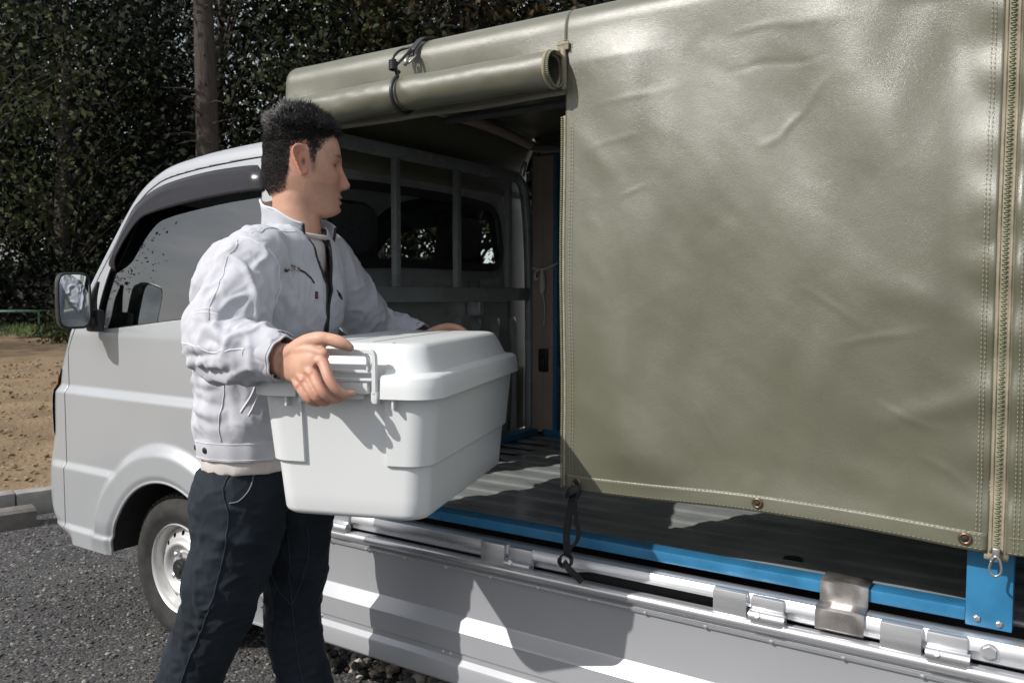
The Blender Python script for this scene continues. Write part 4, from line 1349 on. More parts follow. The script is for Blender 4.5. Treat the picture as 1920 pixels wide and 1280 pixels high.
# ================================================================ GROUND, FIELD, TREES
def ground_mat(name, c1, c2, c3, sc, bump, speck=0.0, rough=0.9):
    m = bpy.data.materials.new(name)
    m.use_nodes = True
    nt = m.node_tree
    b = nt.nodes['Principled BSDF']
    b.inputs['Roughness'].default_value = rough
    b.inputs['Specular IOR Level'].default_value = 0.3
    tx = nt.nodes.new('ShaderNodeTexCoord')
    v = nt.nodes.new('ShaderNodeTexVoronoi')
    v.inputs['Scale'].default_value = sc
    nt.links.new(tx.outputs['Object'], v.inputs['Vector'])
    n = nt.nodes.new('ShaderNodeTexNoise')
    n.inputs['Scale'].default_value = 1.7
    n.inputs['Detail'].default_value = 9
    n.inputs['Roughness'].default_value = 0.65
    nt.links.new(tx.outputs['Object'], n.inputs[0])
    r1 = nt.nodes.new('ShaderNodeValToRGB')
    r1.color_ramp.elements[0].color = (*c1, 1)
    r1.color_ramp.elements[1].color = (*c2, 1)
    r1.color_ramp.elements[0].position = 0.3
    r1.color_ramp.elements[1].position = 0.7
    nt.links.new(n.outputs[0], r1.inputs[0])
    sep = nt.nodes.new('ShaderNodeSeparateColor')
    nt.links.new(v.outputs['Color'], sep.inputs[0])
    r2 = nt.nodes.new('ShaderNodeValToRGB')
    e = r2.color_ramp.elements
    e[0].position = 0.0
    e[0].color = (0.55, 0.55, 0.55, 1)
    e[1].position = 0.93 - 0.1*speck
    e[1].color = (1.35, 1.33, 1.3, 1)
    e2 = e.new(0.985 - 0.02*speck)
    e2.color = tuple(c/max(c2) for c in c3) + (1,) if False else (3.2, 3.0, 2.8, 1)
    nt.links.new(sep.outputs[0], r2.inputs[0])
    mu = nt.nodes.new('ShaderNodeMixRGB')
    mu.blend_type = 'MULTIPLY'
    mu.inputs[0].default_value = 1.0
    nt.links.new(r1.outputs[0], mu.inputs[1])
    nt.links.new(r2.outputs[0], mu.inputs[2])
    nt.links.new(mu.outputs[0], b.inputs['Base Color'])
    bp = nt.nodes.new('ShaderNodeBump')
    bp.invert = True
    bp.inputs['Strength'].default_value = bump
    bp.inputs['Distance'].default_value = 0.006
    nt.links.new(v.outputs['Distance'], bp.inputs['Height'])
    n2 = nt.nodes.new('ShaderNodeTexNoise')
    n2.inputs['Scale'].default_value = sc*2.6
    n2.inputs['Detail'].default_value = 3
    nt.links.new(tx.outputs['Object'], n2.inputs[0])
    b2 = nt.nodes.new('ShaderNodeBump')
    b2.inputs['Strength'].default_value = 0.5
    b2.inputs['Distance'].default_value = 0.003
    nt.links.new(n2.outputs[0], b2.inputs['Height'])
    nt.links.new(bp.outputs[0], b2.inputs['Normal'])
    nt.links.new(b2.outputs[0], b.inputs['Normal'])
    return m


M['asphalt'] = ground_mat('asphalt', (0.055, 0.055, 0.057), (0.085, 0.084, 0.083), (0.3, 0.3, 0.28), 95.0, 0.9)
M['soil'] = mat('soil', (0.15, 0.100, 0.053), 0.95, col2=(0.235, 0.165, 0.092), vscale=1.4, bump=0.8, bscale=26, detail=10, dist=0.03)
M['grassy'] = mat('rough_ground', (0.03, 0.038, 0.018), 0.95, col2=(0.06, 0.05, 0.03), vscale=0.8, bump=0.8, bscale=20, dist=0.04)
M['concrete'] = mat('concrete', (0.17, 0.165, 0.15), 0.85, col2=(0.29, 0.28, 0.26), vscale=7, bump=0.4, bscale=60, detail=9)
M['concrete2'] = mat('weathered_concrete', (0.075, 0.07, 0.064), 0.9, col2=(0.16, 0.148, 0.135), vscale=9, bump=0.6, bscale=50, detail=9)
M['bark'] = mat('bark', (0.032, 0.025, 0.021), 0.95, col2=(0.065, 0.053, 0.045), vscale=5, stretch=(4, 4, 0.5), bump=0.9, bscale=9, dist=0.03)

FW = np.array([-math.sin(math.radians(33.5)), math.cos(math.radians(33.5)), 0])
RT = np.array([math.cos(math.radians(33.5)), math.sin(math.radians(33.5)), 0])
KD = np.array([0.30, 0.954, 0.0])            # direction of the kerb
KN = np.array([-0.954, 0.30, 0.0])           # across it, away from the car park
K0 = np.array([-4.93, 0.60, 0.0])

# the ground sheet to the horizon, car park asphalt, field
mk('ground', [(-300, -300, -0.03), (300, -300, -0.03), (300, 300, -0.03), (-300, 300, -0.03)], [(0, 1, 2, 3)], M['grassy'], smooth=False, kind='structure')
a0 = K0 - KD*30
a1 = K0 + KD*40
mk('car_park', [a0, (14, -30, 0), (14, 40, 0), a1], [(0, 1, 2, 3)], M['asphalt'], smooth=False, kind='structure')


def stray(n, fn, r0, r1, seed, flat=0.6):
    """small angular stones, one mesh"""
    rs = np.random.RandomState(seed)
    ico = bmesh.new()
    bmesh.ops.create_icosphere(ico, subdivisions=1, radius=1.0)
    bv = np.array([v.co[:] for v in ico.verts])
    bfc = [tuple(v.index for v in f.verts) for f in ico.faces]
    ico.free()
    parts = []
    for _ in range(n):
        p = fn(rs)
        r = r0 + (r1-r0)*rs.rand()**2.2
        q = bv*(0.72+0.5*rs.rand(len(bv), 1))*np.array([1, 0.6+0.5*rs.rand(), flat*(0.6+0.6*rs.rand())])*r
        a = rs.rand()*6.28
        b = (rs.rand()-0.5)*1.0
        ca, sa, cb, sb = math.cos(a), math.sin(a), math.cos(b), math.sin(b)
        q = q @ np.array([[ca, -sa, 0], [sa, ca, 0], [0, 0, 1]]).T @ np.array([[cb, 0, sb], [0, 1, 0], [-sb, 0, cb]]).T
        parts.append((q+p+[0, 0, r*flat*0.35], bfc))
    return cat_meshes(parts)


def stone_mat(name, cols):
    m = bpy.data.materials.new(name)
    m.use_nodes = True
    nt = m.node_tree
    b = nt.nodes['Principled BSDF']
    b.inputs['Roughness'].default_value = 0.9
    g = nt.nodes.new('ShaderNodeNewGeometry')
    r = nt.nodes.new('ShaderNodeValToRGB')
    r.color_ramp.interpolation = 'CONSTANT'
    e = r.color_ramp.elements
    e[0].color = (*cols[0], 1)
    e[1].position = 1.0/len(cols)
    e[1].color = (*cols[1], 1)
    for k in range(2, len(cols)):
        q = e.new(k/len(cols))
        q.color = (*cols[k], 1)
    nt.links.new(g.outputs['Random Per Island'], r.inputs[0])
    n = nt.nodes.new('ShaderNodeTexNoise')
    n.inputs['Scale'].default_value = 120
    mu = nt.nodes.new('ShaderNodeMixRGB')
    mu.blend_type = 'OVERLAY'
    mu.inputs[0].default_value = 0.5
    nt.links.new(r.outputs[0], mu.inputs[1])
    nt.links.new(n.outputs[0], mu.inputs[2])
    nt.links.new(mu.outputs[0], b.inputs['Base Color'])
    return m


M['grit'] = stone_mat('grit', [(0.05, 0.05, 0.05), (0.09, 0.088, 0.085), (0.06, 0.058, 0.056), (0.12, 0.115, 0.11), (0.07, 0.068, 0.066), (0.26, 0.25, 0.23), (0.05, 0.05, 0.05), (0.10, 0.09, 0.08)])
M['gravel'] = stone_mat('gravel', [(0.10, 0.095, 0.09), (0.32, 0.28, 0.22), (0.14, 0.13, 0.12), (0.38, 0.34, 0.28), (0.08, 0.078, 0.075), (0.25, 0.21, 0.16), (0.12, 0.11, 0.10), (0.42, 0.39, 0.34)])
V, Fs = stray(9000, lambda r: np.array([-4.75+3.9*r.rand(), -0.75+1.7*r.rand()**1.1, 0.0]), 0.0035, 0.011, 3)
mk('asphalt_grit', V, Fs, M['grit'], smooth=False, kind='stuff')
V, Fs = stray(2600, lambda r: np.array([-2.35+1.6*r.rand(), 0.24+0.05*math.sin(r.rand()*9)+0.62*r.rand(), 0.006+0.02*r.rand()]), 0.008, 0.028, 5, 0.75)
mk('gravel', V, Fs, M['gravel'], smooth=False, kind='stuff')

# kerb in lengths
for k in range(-8, 14):
    V, Fs = bx((0, 0, 0.055), (0.12, 0.594, 0.155), 0.010)
    ob = mk('kerb', V, Fs, M['concrete'], smooth=True, kind='structure', sharp=40)
    p = K0 + KN*0.06 + KD*(0.6*k+0.3)
    ob.location = (p[0], p[1], 0.0 + 0.002*((k*7) % 3))
    ob.rotation_euler = (0, 0, math.atan2(KD[1], KD[0]) - math.pi/2 + 0.004*((k*5) % 3-1))
ws = mk('wheel_stop', *cat_meshes([loft([np.array([(-0.075, y, 0.0), (0.075, y, 0), (0.068, y, 0.085), (0.05, y, 0.10), (-0.05, y, 0.10), (-0.068, y, 0.085)]) for y in (-0.30, -0.29, 0.29, 0.30)])]), M['concrete2'], sharp=30)
tag(ws, 'low weathered concrete wheel stop lying on the asphalt beside the kerb', 'wheel stop')
ws.location = (-4.80, 0.30, 0)
ws.rotation_euler = (0, 0, math.atan2(KD[1], KD[0]) - math.pi/2)
# tilled field with ridges
nu, nv = 150, 190
U = np.concatenate([np.linspace(0.12, 8, 100), np.linspace(8.3, 23, 50)])
Vv = np.concatenate([np.linspace(-12, 12, 130), np.linspace(12.5, 42, 60)])
UU, VV = np.meshgrid(U, Vv, indexing='ij')
P2 = K0[:2] + UU[..., None]*KN[:2] + VV[..., None]*KD[:2]
pp = np.c_[UU.ravel(), VV.ravel(), np.zeros(UU.size)]
zf = 0.085 + 0.035*np.sin(UU.ravel()*4.4 + 0.5*np.sin(VV.ravel()*0.6)) * ss(0.2, 0.8, UU.ravel()) * vnoise(pp*[0.7, 0.5, 1]) + 0.05*(vnoise(pp*[5, 4, 1])-0.5)*ss(0.1, 0.5, UU.ravel()) + 0.03*(vnoise(pp*[14, 12, 1])-0.5)
n_, m_ = UU.shape
mk('field', np.c_[P2.reshape(-1, 2), zf], [(i*m_+j, (i+1)*m_+j, (i+1)*m_+j+1, i*m_+j+1) for i in range(n_-1) for j in range(m_-1)], M['soil'], kind='structure')
M['clod'] = stone_mat('clod', [(0.16, 0.105, 0.056), (0.22, 0.15, 0.085), (0.19, 0.125, 0.07), (0.27, 0.22, 0.15), (0.14, 0.092, 0.05)])


def fieldpt(r):
    u = 0.2 + 11*r.rand()**1.4
    v = -1.5 + 9*r.rand()
    p = K0 + KN*u + KD*v
    return np.array([p[0], p[1], 0.09])


V, Fs = stray(5000, fieldpt, 0.010, 0.034, 11)
mk('soil_clods', V, Fs, M['clod'], smooth=False, kind='stuff')


def leafmat(name, c1, c2, c3):
    m = bpy.data.materials.new(name)
    m.use_nodes = True
    nt = m.node_tree
    b = nt.nodes['Principled BSDF']
    b.inputs['Roughness'].default_value = 0.7
    b.inputs['Specular IOR Level'].default_value = 0.2
    g = nt.nodes.new('ShaderNodeNewGeometry')
    r = nt.nodes.new('ShaderNodeValToRGB')
    e = r.color_ramp.elements
    e[0].color = (*c1, 1)
    e[1].color = (*c3, 1)
    e[1].position = 1.0
    q = e.new(0.75)
    q.color = (*c2, 1)
    nt.links.new(g.outputs['Random Per Island'], r.inputs[0])
    oi = nt.nodes.new('ShaderNodeObjectInfo')
    hs = nt.nodes.new('ShaderNodeHueSaturation')
    mr = nt.nodes.new('ShaderNodeMapRange')
    mr.inputs[3].default_value = 0.75
    mr.inputs[4].default_value = 1.25
    nt.links.new(oi.outputs['Random'], mr.inputs[0])
    tx = nt.nodes.new('ShaderNodeTexCoord')
    nn_ = nt.nodes.new('ShaderNodeTexNoise')
    nn_.inputs['Scale'].default_value = 0.55
    nn_.inputs['Detail'].default_value = 2
    nt.links.new(tx.outputs['Object'], nn_.inputs[0])
    mr2 = nt.nodes.new('ShaderNodeMapRange')
    mr2.inputs[1].default_value = 0.32
    mr2.inputs[2].default_value = 0.68
    mr2.inputs[3].default_value = 0.35
    mr2.inputs[4].default_value = 1.7
    nt.links.new(nn_.outputs[0], mr2.inputs[0])
    mm = nt.nodes.new('ShaderNodeMath')
    mm.operation = 'MULTIPLY'
    nt.links.new(mr.outputs[0], mm.inputs[0])
    nt.links.new(mr2.outputs[0], mm.inputs[1])
    nt.links.new(mm.outputs[0], hs.inputs['Value'])
    nt.links.new(r.outputs[0], hs.inputs['Color'])
    nt.links.new(hs.outputs[0], b.inputs['Base Color'])
    return m


M['leaf_dark'] = leafmat('dark_evergreen_leaves', (0.006, 0.010, 0.005), (0.010, 0.0165, 0.007), (0.022, 0.032, 0.012))
M['leaf_cedar'] = leafmat('cedar_needles', (0.005, 0.010, 0.006), (0.009, 0.0165, 0.009), (0.017, 0.028, 0.014))
M['leaf_yel'] = leafmat('yellow_green_leaves', (0.018, 0.026, 0.008), (0.036, 0.048, 0.013), (0.075, 0.083, 0.02))
M['leaf_rust'] = leafmat('rusty_leaves', (0.018, 0.017, 0.008), (0.036, 0.028, 0.011), (0.06, 0.038, 0.014))
M['leaf_hedge'] = leafmat('hedge_leaves', (0.006, 0.011, 0.005), (0.010, 0.017, 0.007), (0.017, 0.026, 0.010))


def leaves(cent, size, rs, aspect=0.5):
    """diamond leaves folded along the midrib, at centres cent"""
    n = len(cent)
    d = rs.normal(size=(n, 3))
    d[:, 2] -= 0.4
    d /= np.linalg.norm(d, axis=1)[:, None]
    e = np.cross(d, rs.normal(size=(n, 3)))
    e /= np.linalg.norm(e, axis=1)[:, None]
    nn = np.cross(d, e)
    s = (size*(0.6+0.8*rs.rand(n)))[:, None]
    a = cent - d*s*0.5
    b = cent + e*s*aspect*0.5 + nn*s*0.08
    c = cent + d*s*0.5
    f = cent - e*s*aspect*0.5 + nn*s*0.08
    V = np.stack([a, b, c, f], 1).reshape(-1, 3)
    Fs = np.arange(n*4).reshape(n, 4)
    return V, Fs


def fast_mesh(name, V, Q):
    me = bpy.data.meshes.new(name)
    me.vertices.add(len(V))
    me.vertices.foreach_set('co', np.ascontiguousarray(V, dtype=np.float32).ravel())
    me.loops.add(Q.size)
    me.loops.foreach_set('vertex_index', Q.astype(np.int32).ravel())
    me.polygons.add(len(Q))
    me.polygons.foreach_set('loop_start', np.arange(0, Q.size, Q.shape[1], dtype=np.int32))
    me.polygons.foreach_set('loop_total', np.full(len(Q), Q.shape[1], dtype=np.int32))
    me.update(calc_edges=True)
    return me


def tree_proto(kind, H, R_, z0, nclump, per, size, seed, trunk_r, lean=0.0):
    rs = np.random.RandomState(seed)
    # trunk and limbs
    parts = [tube([(0, 0, -0.3), (lean*0.2, 0.05, H*0.3), (lean*0.6, -0.05, H*0.6), (lean, 0, H*0.96)], [trunk_r*1.15, trunk_r, trunk_r*0.7, trunk_r*0.12], 12, 24)]
    cl = []
    for k in range(nclump):
        t = rs.rand()
        z = z0 + (H-z0)*t
        if kind == 'cone':
            rad = R_*(1-t)**0.8+0.3
        else:
            rad = R_*math.sqrt(max(0.05, 1-(2*t-0.9)**2*0.85))
        a = rs.rand()*6.283
        q = rad*(0.35+0.65*math.sqrt(rs.rand()))
        p = np.array([lean*z/H+q*math.cos(a), q*math.sin(a), z])
        cl.append(p)
        if k % 5 == 0 or (kind == 'cone' and k % 4 == 0):
            b0 = np.array([lean*0.9*z/H, 0, max(0.4, z - (0.25 if kind == 'cone' else 0.9)*q)])
            parts.append(tube([b0, (b0+p)/2+[0, 0, 0.1*q], p], [trunk_r*0.28, trunk_r*0.16, 0.012], 6, 8))
    cl = np.array(cl)
    cs = []
    for p in cl:
        s = 0.45+0.45*rs.rand()
        g = rs.normal(size=(per, 3))*np.array([s, s, s*0.45])
        cs.append(p+g)
    cs = np.concatenate(cs)
    V, Q = leaves(cs, size, rs, 0.5 if kind != 'cone' else 0.32)
    tme = bpy.data.meshes.new('trunk')
    tv, tf = cat_meshes(parts)
    tme.from_pydata([tuple(v) for v in tv], [], tf)
    tme.polygons.foreach_set('use_smooth', [True]*len(tme.polygons))
    return tme, fast_mesh('crown', V, Q)


PROTO = {
    'oak': tree_proto('round', 13.0, 4.2, 2.2, 240, 52, 0.21, 1, 0.24, 0.6),
    'cedar': tree_proto('cone', 17.0, 3.2, 2.6, 260, 48, 0.20, 2, 0.22),
    'oak2': tree_proto('round', 15.0, 4.6, 3.5, 250, 52, 0.22, 3, 0.26, -0.8),
    'light': tree_proto('round', 10.0, 3.0, 2.6, 130, 46, 0.19, 4, 0.13, 0.5),
    'fine': tree_proto('round', 13.0, 4.2, 1.2, 300, 170, 0.105, 9, 0.24, 0.6),
    'bare': tree_proto('cone', 19.0, 3.0, 10.2, 150, 48, 0.2, 6, 0.30),
}
BARK = M['bark']
tree_n = 0


def tree(proto, leafm, X, t, rz, sc, name, label, group):
    global tree_n
    p = np.array([0, -1.76, 0]) + FW*t + RT*X
    e = empty(name, label, 'tree', (p[0], p[1], -0.02), rz, group)
    e.scale = (sc, sc, sc)
    tm, cm = PROTO[proto]
    a = bpy.data.objects.new('trunk', tm)
    b = bpy.data.objects.new('crown', cm)
    for o, m in ((a, BARK), (b, leafm)):
        C.objects.link(o)
        o.parent = e
        if not o.data.materials:
            o.data.materials.append(m)
        o.material_slots[0].link = 'OBJECT'
        o.material_slots[0].material = m
    b['kind'] = 'stuff'
    return e


LB = 'dark broadleaf evergreen tree in the wood beyond the field'
LC = 'dark conifer with drooping boughs in the wood beyond the field'
GB, GC = 'broadleaf trees of the wood', 'conifers of the wood'
for k, (X, t, rz, sc) in enumerate(((-19.5, 30, 0.3, 1.0), (-15.2, 28.5, 2.0, 1.05), (-11.0, 30.5, 4.1, 1.0), (-5.2, 29.5, 1.1, 1.1), (-1.6, 31, 5.0, 1.15), (2.6, 30, 2.6, 1.2), (6.5, 32, 0.6, 1.15), (-17.5, 35.5, 2.9, 1.0), (-3.0, 37, 5.5, 1.25), (4.5, 37, 0.2, 1.2), (-24, 33, 0.8, 1.1), (-8.8, 37, 3.6, 1.2), (-13.5, 39, 0.4, 1.1), (-20.5, 40, 1.4, 1.2), (-26, 40, 2.4, 1.2), (10, 33, 1.0, 1.1))):
    tree('oak' if k % 2 else 'oak2', M['leaf_dark'], X, t, rz, sc, 'broadleaf_tree', LB, GB)
for k, (X, t, rz, sc) in enumerate(((-13.3, 32, 0.2, 0.95), (-7.0, 33, 1.9, 1.0), (-21.5, 38, 3.0, 1.05), (-0.2, 34.5, 4.0, 1.1), (-5.0, 43, 2.2, 1.2), (1.5, 41, 1.2, 1.2))):
    tree('cedar', M['leaf_cedar'], X, t, rz, sc, 'conifer_tree', LC, GC)
bt = tree('bare', M['leaf_cedar'], -8.35, 23.2, 0.4, 1.0, 'tall_tree', 'tall tree with a straight bare trunk standing in front of the wood', None)
pp_ = []
rs_b = np.random.RandomState(4)
for k in range(34):
    z = 2.6 + 7.4*rs_b.rand()
    a = rs_b.rand()*6.28
    l = 0.3+0.9*rs_b.rand()
    mk('dead_branch', *tube([(0.15*math.cos(a), 0.15*math.sin(a), z), (0.5*l*math.cos(a), 0.5*l*math.sin(a), z+0.06), (l*math.cos(a), l*math.sin(a), z+0.02+0.2*(rs_b.rand()-0.5))], [0.028, 0.018, 0.006], 5), M['bark'], bt)
tree('light', M['leaf_yel'], -13.6, 20.5, 1.0, 1.0, 'leafy_tree', 'smaller tree with yellow green leaves in front of the dark wood', None)
tree('light', M['leaf_yel'], -4.1, 27.0, 3.4, 1.18, 'leafy_tree', 'slender fresh green tree rising behind the cab roof', None)
tree('light', M['leaf_rust'], -1.3, 26.0, 2.4, 1.28, 'leafy_tree', 'tree with rusty autumn leaves rising behind the cover roof', None)
# clipped hedge at the far side of the field
rs_h = np.random.RandomState(21)
nh = 26000
hx_ = rs_h.rand(nh)*34-26
hz = 0.1 + 2.1*rs_h.rand(nh)**0.8
face = rs_h.rand(nh)
hy = np.where(face < 0.6, 0.12*rs_h.rand(nh), 1.3*rs_h.rand(nh))
hz = np.where(face < 0.6, hz, 2.05+0.2*rs_h.rand(nh)) + 0.12*np.sin(hx_*1.7)
hc = np.array([0, -1.76, 0]) + FW*(25.6+hy)[:, None] + RT*hx_[:, None]
hc[:, 2] = hz
V, Q = leaves(hc, 0.17, rs_h, 0.6)
he = empty('hedge', 'long dark clipped hedge along the far edge of the field', 'hedge', tuple(np.array([0, -1.76, 0]) + FW*26 - RT*9))
me = fast_mesh('foliage', V-np.array(he.location), Q)
link('foliage', me, M['leaf_hedge'], he, smooth=False, kind='stuff')
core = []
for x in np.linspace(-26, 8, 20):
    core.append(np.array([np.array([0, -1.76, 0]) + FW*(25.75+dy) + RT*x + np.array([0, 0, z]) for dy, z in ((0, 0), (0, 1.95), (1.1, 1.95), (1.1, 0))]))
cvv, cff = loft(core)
mk('hedge_core', cvv-np.array(he.location), cff, M['dark'], he)  # closed dark box filling the inside of the hedge
# grass fringe in front of the hedge
ng = 9000
gx = rs_h.rand(ng)*30-24
gy = 22.6+3.0*rs_h.rand(ng)
gp = np.array([0, -1.76, 0]) + FW*gy[:, None] + RT*gx[:, None]
hh = 0.10+0.28*rs_h.rand(ng)*vnoise(np.c_[gx*0.8, gy*0.8, 0*gx])
dx = rs_h.normal(size=(ng, 2))*0.08
w = 0.02+0.03*rs_h.rand(ng)
Vg = np.stack([np.c_[gp[:, 0]-w, gp[:, 1], np.full(ng, 0.05)], np.c_[gp[:, 0]+w, gp[:, 1]+w*0.5, np.full(ng, 0.05)], np.c_[gp[:, :2]+dx, 0.05+hh]], 1).reshape(-1, 3)
M['grassblade'] = leafmat('grass_blades', (0.03, 0.05, 0.015), (0.05, 0.08, 0.02), (0.09, 0.11, 0.04))
link('grass', fast_mesh('grass', Vg, np.arange(ng*3).reshape(-1, 3)), M['grassblade'], smooth=False, kind='stuff')
# bush at the field edge beside the cab mirror
bp_ = np.array([0, -1.76, 0]) + FW*19.5 + RT*(-10.6)
be = empty('bush', 'small yellow green bush at the far edge of the field', 'bush', tuple(bp_))
cs = np.concatenate([rs_h.normal(size=(160, 3))*[0.28, 0.28, 0.2]+[x, y, z] for x, y, z in ((0, 0, 0.35), (0.35, 0.1, 0.3), (-0.3, 0.1, 0.45), (0.1, 0.2, 0.6))])
cs[:, 2] = np.maximum(cs[:, 2], 0.03)
V, Q = leaves(cs, 0.11, rs_h)
link('foliage', fast_mesh('foliage', V, Q), M['leaf_yel'], be, smooth=False, kind='stuff')
mk('stem', *cat_meshes([tube([(0, 0, 0), (x*0.6, y, z*0.6), (x, y, z)], [0.02, 0.015, 0.005], 6) for x, y, z in ((0, 0, 0.5), (0.35, 0.1, 0.4), (-0.3, 0.1, 0.55))]), M['bark'], be)
# low garden frame of green pipes with a cover
fb = np.array([0, -1.76, 0]) + FW*21.5 + RT*(-12.75)
ge = empty('garden_frame', 'low frame of green pipes at the far edge of the field', 'garden frame', tuple(fb), math.radians(33.5))
M['gpipe'] = mat('green_pipe', (0.05, 0.13, 0.10), 0.5)
for x in (-1.0, 0.62):
    for y in (0, 0.8):
        mk('leg', *tube([(x, y, 0), (x, y, 0.78)], 0.024, 8), M['gpipe'], ge)
for y in (0, 0.8):
    mk('rail', *tube([(-1.0, y, 0.78), (0.62, y, 0.78)], 0.024, 8), M['gpipe'], ge)
mk('net', *sheet(np.linspace(-1.0, 0.62, 14), np.linspace(0, 0.8, 8), lambda X, Y: np.c_[X, Y, 0.80-0.06*np.sin(math.pi*(X+1)/1.62)*np.sin(math.pi*Y/0.8)]), mat('dark_net', (0.05, 0.06, 0.05), 0.8), ge)

# the place behind the camera, seen in the door glass and the mirror: a tree and a far belt of trees
tree('fine', M['leaf_yel'], -24.9, 8.9, 1.7, 1.05, 'broadleaf_tree', 'lone broadleaf tree across the car park mirrored in the door glass', None)
rs_f = np.random.RandomState(31)
nb_ = 16000
ang = math.radians(150)+rs_f.rand(nb_)*math.radians(150)
rad = 85+12*rs_f.rand(nb_)
hgt = (3.2+2.8*vnoise(np.c_[ang*14, 0*ang, 0*ang]))
cb = np.c_[rad*np.cos(ang), rad*np.sin(ang), hgt*rs_f.rand(nb_)**0.7]
V, Q = leaves(cb, 1.3, rs_f, 0.7)
link('distant_wood', fast_mesh('distant_wood', V, Q), M['leaf_dark'], smooth=False, kind='stuff')
# ================================================================ PERSON (local axes: x forward, y to his left, z up)
PE = empty('person', 'man in a pale grey work jacket and dark jeans carrying a white box', 'person', tuple(MO), MROT)
HC = np.array([0.084, 0.050, 1.579])          # between the ears
HA = math.radians(33)                         # head turned to his left
HR = np.array([[math.cos(HA), -math.sin(HA), 0], [math.sin(HA), math.cos(HA), 0], [0, 0, 1]])
HTAB = np.array([  # z, x0, front, back, half width
    (-0.126, 0.040, 0.004, 0.006, 0.006), (-0.1245, 0.037, 0.020, 0.026, 0.020), (-0.119, 0.030, 0.042, 0.046, 0.034), (-0.106, 0.022, 0.058, 0.065, 0.045), (-0.09, 0.016, 0.062, 0.080, 0.052),
    (-0.07, 0.008, 0.070, 0.090, 0.058), (-0.045, 0.0, 0.078, 0.095, 0.064), (-0.02, 0.0, 0.078, 0.098, 0.0685), (0.0, 0.0, 0.078, 0.100, 0.071), (0.025, 0.0, 0.087, 0.102, 0.0735),
    (0.05, 0.0, 0.086, 0.102, 0.074), (0.075, 0.0, 0.075, 0.096, 0.068), (0.10, -0.002, 0.050, 0.072, 0.052), (0.113, -0.006, 0.026, 0.040, 0.030), (0.1185, -0.008, 0.012, 0.018, 0.014), (0.1205, 0.0, 0.002, 0.002, 0.002)])
HTAB[:, 3] *= 1-0.115*ss(-0.02, 0.04, HTAB[:, 0])
HTAB[:, 2] += 0.008*ss(-0.122, -0.10, HTAB[:, 0])*(1-ss(0.0, 0.04, HTAB[:, 0]))
HTAB[:, 4] *= 1-0.05*ss(-0.01, 0.05, HTAB[:, 0])


def head_surface(z, th):
    t = smooth_tab(HTAB, z)
    x0, rf, rb, w = t[..., 0], t[..., 1], t[..., 2], t[..., 3]
    c, s = np.cos(th), np.sin(th)
    e = np.where(c > 0, 2/2.55, 2/2.15)
    cx = np.sign(c)*np.abs(c)**e
    sy = np.sign(s)*np.abs(s)**e
    x = x0 + np.where(c > 0, rf, rb)*cx
    y = w*sy
    fw = ss(0.1, 0.6, c)
    ay = np.abs(y)
    nose = smooth_tab([(-0.13, 0), (-0.066, 0.0), (-0.0605, 0.004), (-0.0570, 0.013), (-0.0535, 0.0215), (-0.048, 0.0262), (-0.041, 0.0255), (-0.03, 0.0205), (-0.015, 0.0135), (0.002, 0.0070), (0.015, 0.003), (0.03, 0.0), (0.13, 0)], z)
    wn = lerp_tab([(-0.06, 0.0125), (-0.045, 0.0115), (-0.03, 0.0095), (0.0, 0.0085), (0.03, 0.012)], z)
    d = nose*np.exp(-(y/wn)**2)

    def g(y0, z0, sy_, sz_, a):
        return a*np.exp(-((ay-y0)/sy_)**2 - ((z-z0)/sz_)**2)
    d = d + g(0.0135, -0.051, 0.0062, 0.0065, 0.0105)          # nostrils
    d = d + g(0.0, -0.0745, 0.021, 0.0048, 0.0075) + g(0.0, -0.0885, 0.018, 0.0046, 0.0062)     # lips
    d = d - g(0.0, -0.0812, 0.026, 0.0018, 0.0035)             # mouth line
    d = d - g(0.0, -0.0985, 0.022, 0.005, 0.0035) + g(0.0, -0.111, 0.018, 0.009, 0.004)
    d = d - g(0.030, -0.003, 0.016, 0.0115, 0.0130) + g(0.033, -0.0025, 0.0105, 0.0060, 0.0066)  # sockets and lids
    d = d + g(0.026, 0.0175, 0.022, 0.0065, 0.0042)              # brow ridge
    d = d + g(0.045, -0.030, 0.016, 0.015, 0.0045)             # cheekbone
    x = x + d*fw
    y = y*(1 - 0.05*np.exp(-((z+0.06)/0.03)**2)*fw)
    return np.stack([x, y, z], -1)


HZ = np.concatenate([np.linspace(-0.126, -0.118, 7), np.linspace(-0.1165, 0.108, 130), np.linspace(0.110, 0.1205, 10)])
nth = 150
th_ = np.linspace(0, 2*math.pi, nth, endpoint=False)
head_vf = loft([head_surface(np.full(nth, z), th_) for z in HZ])


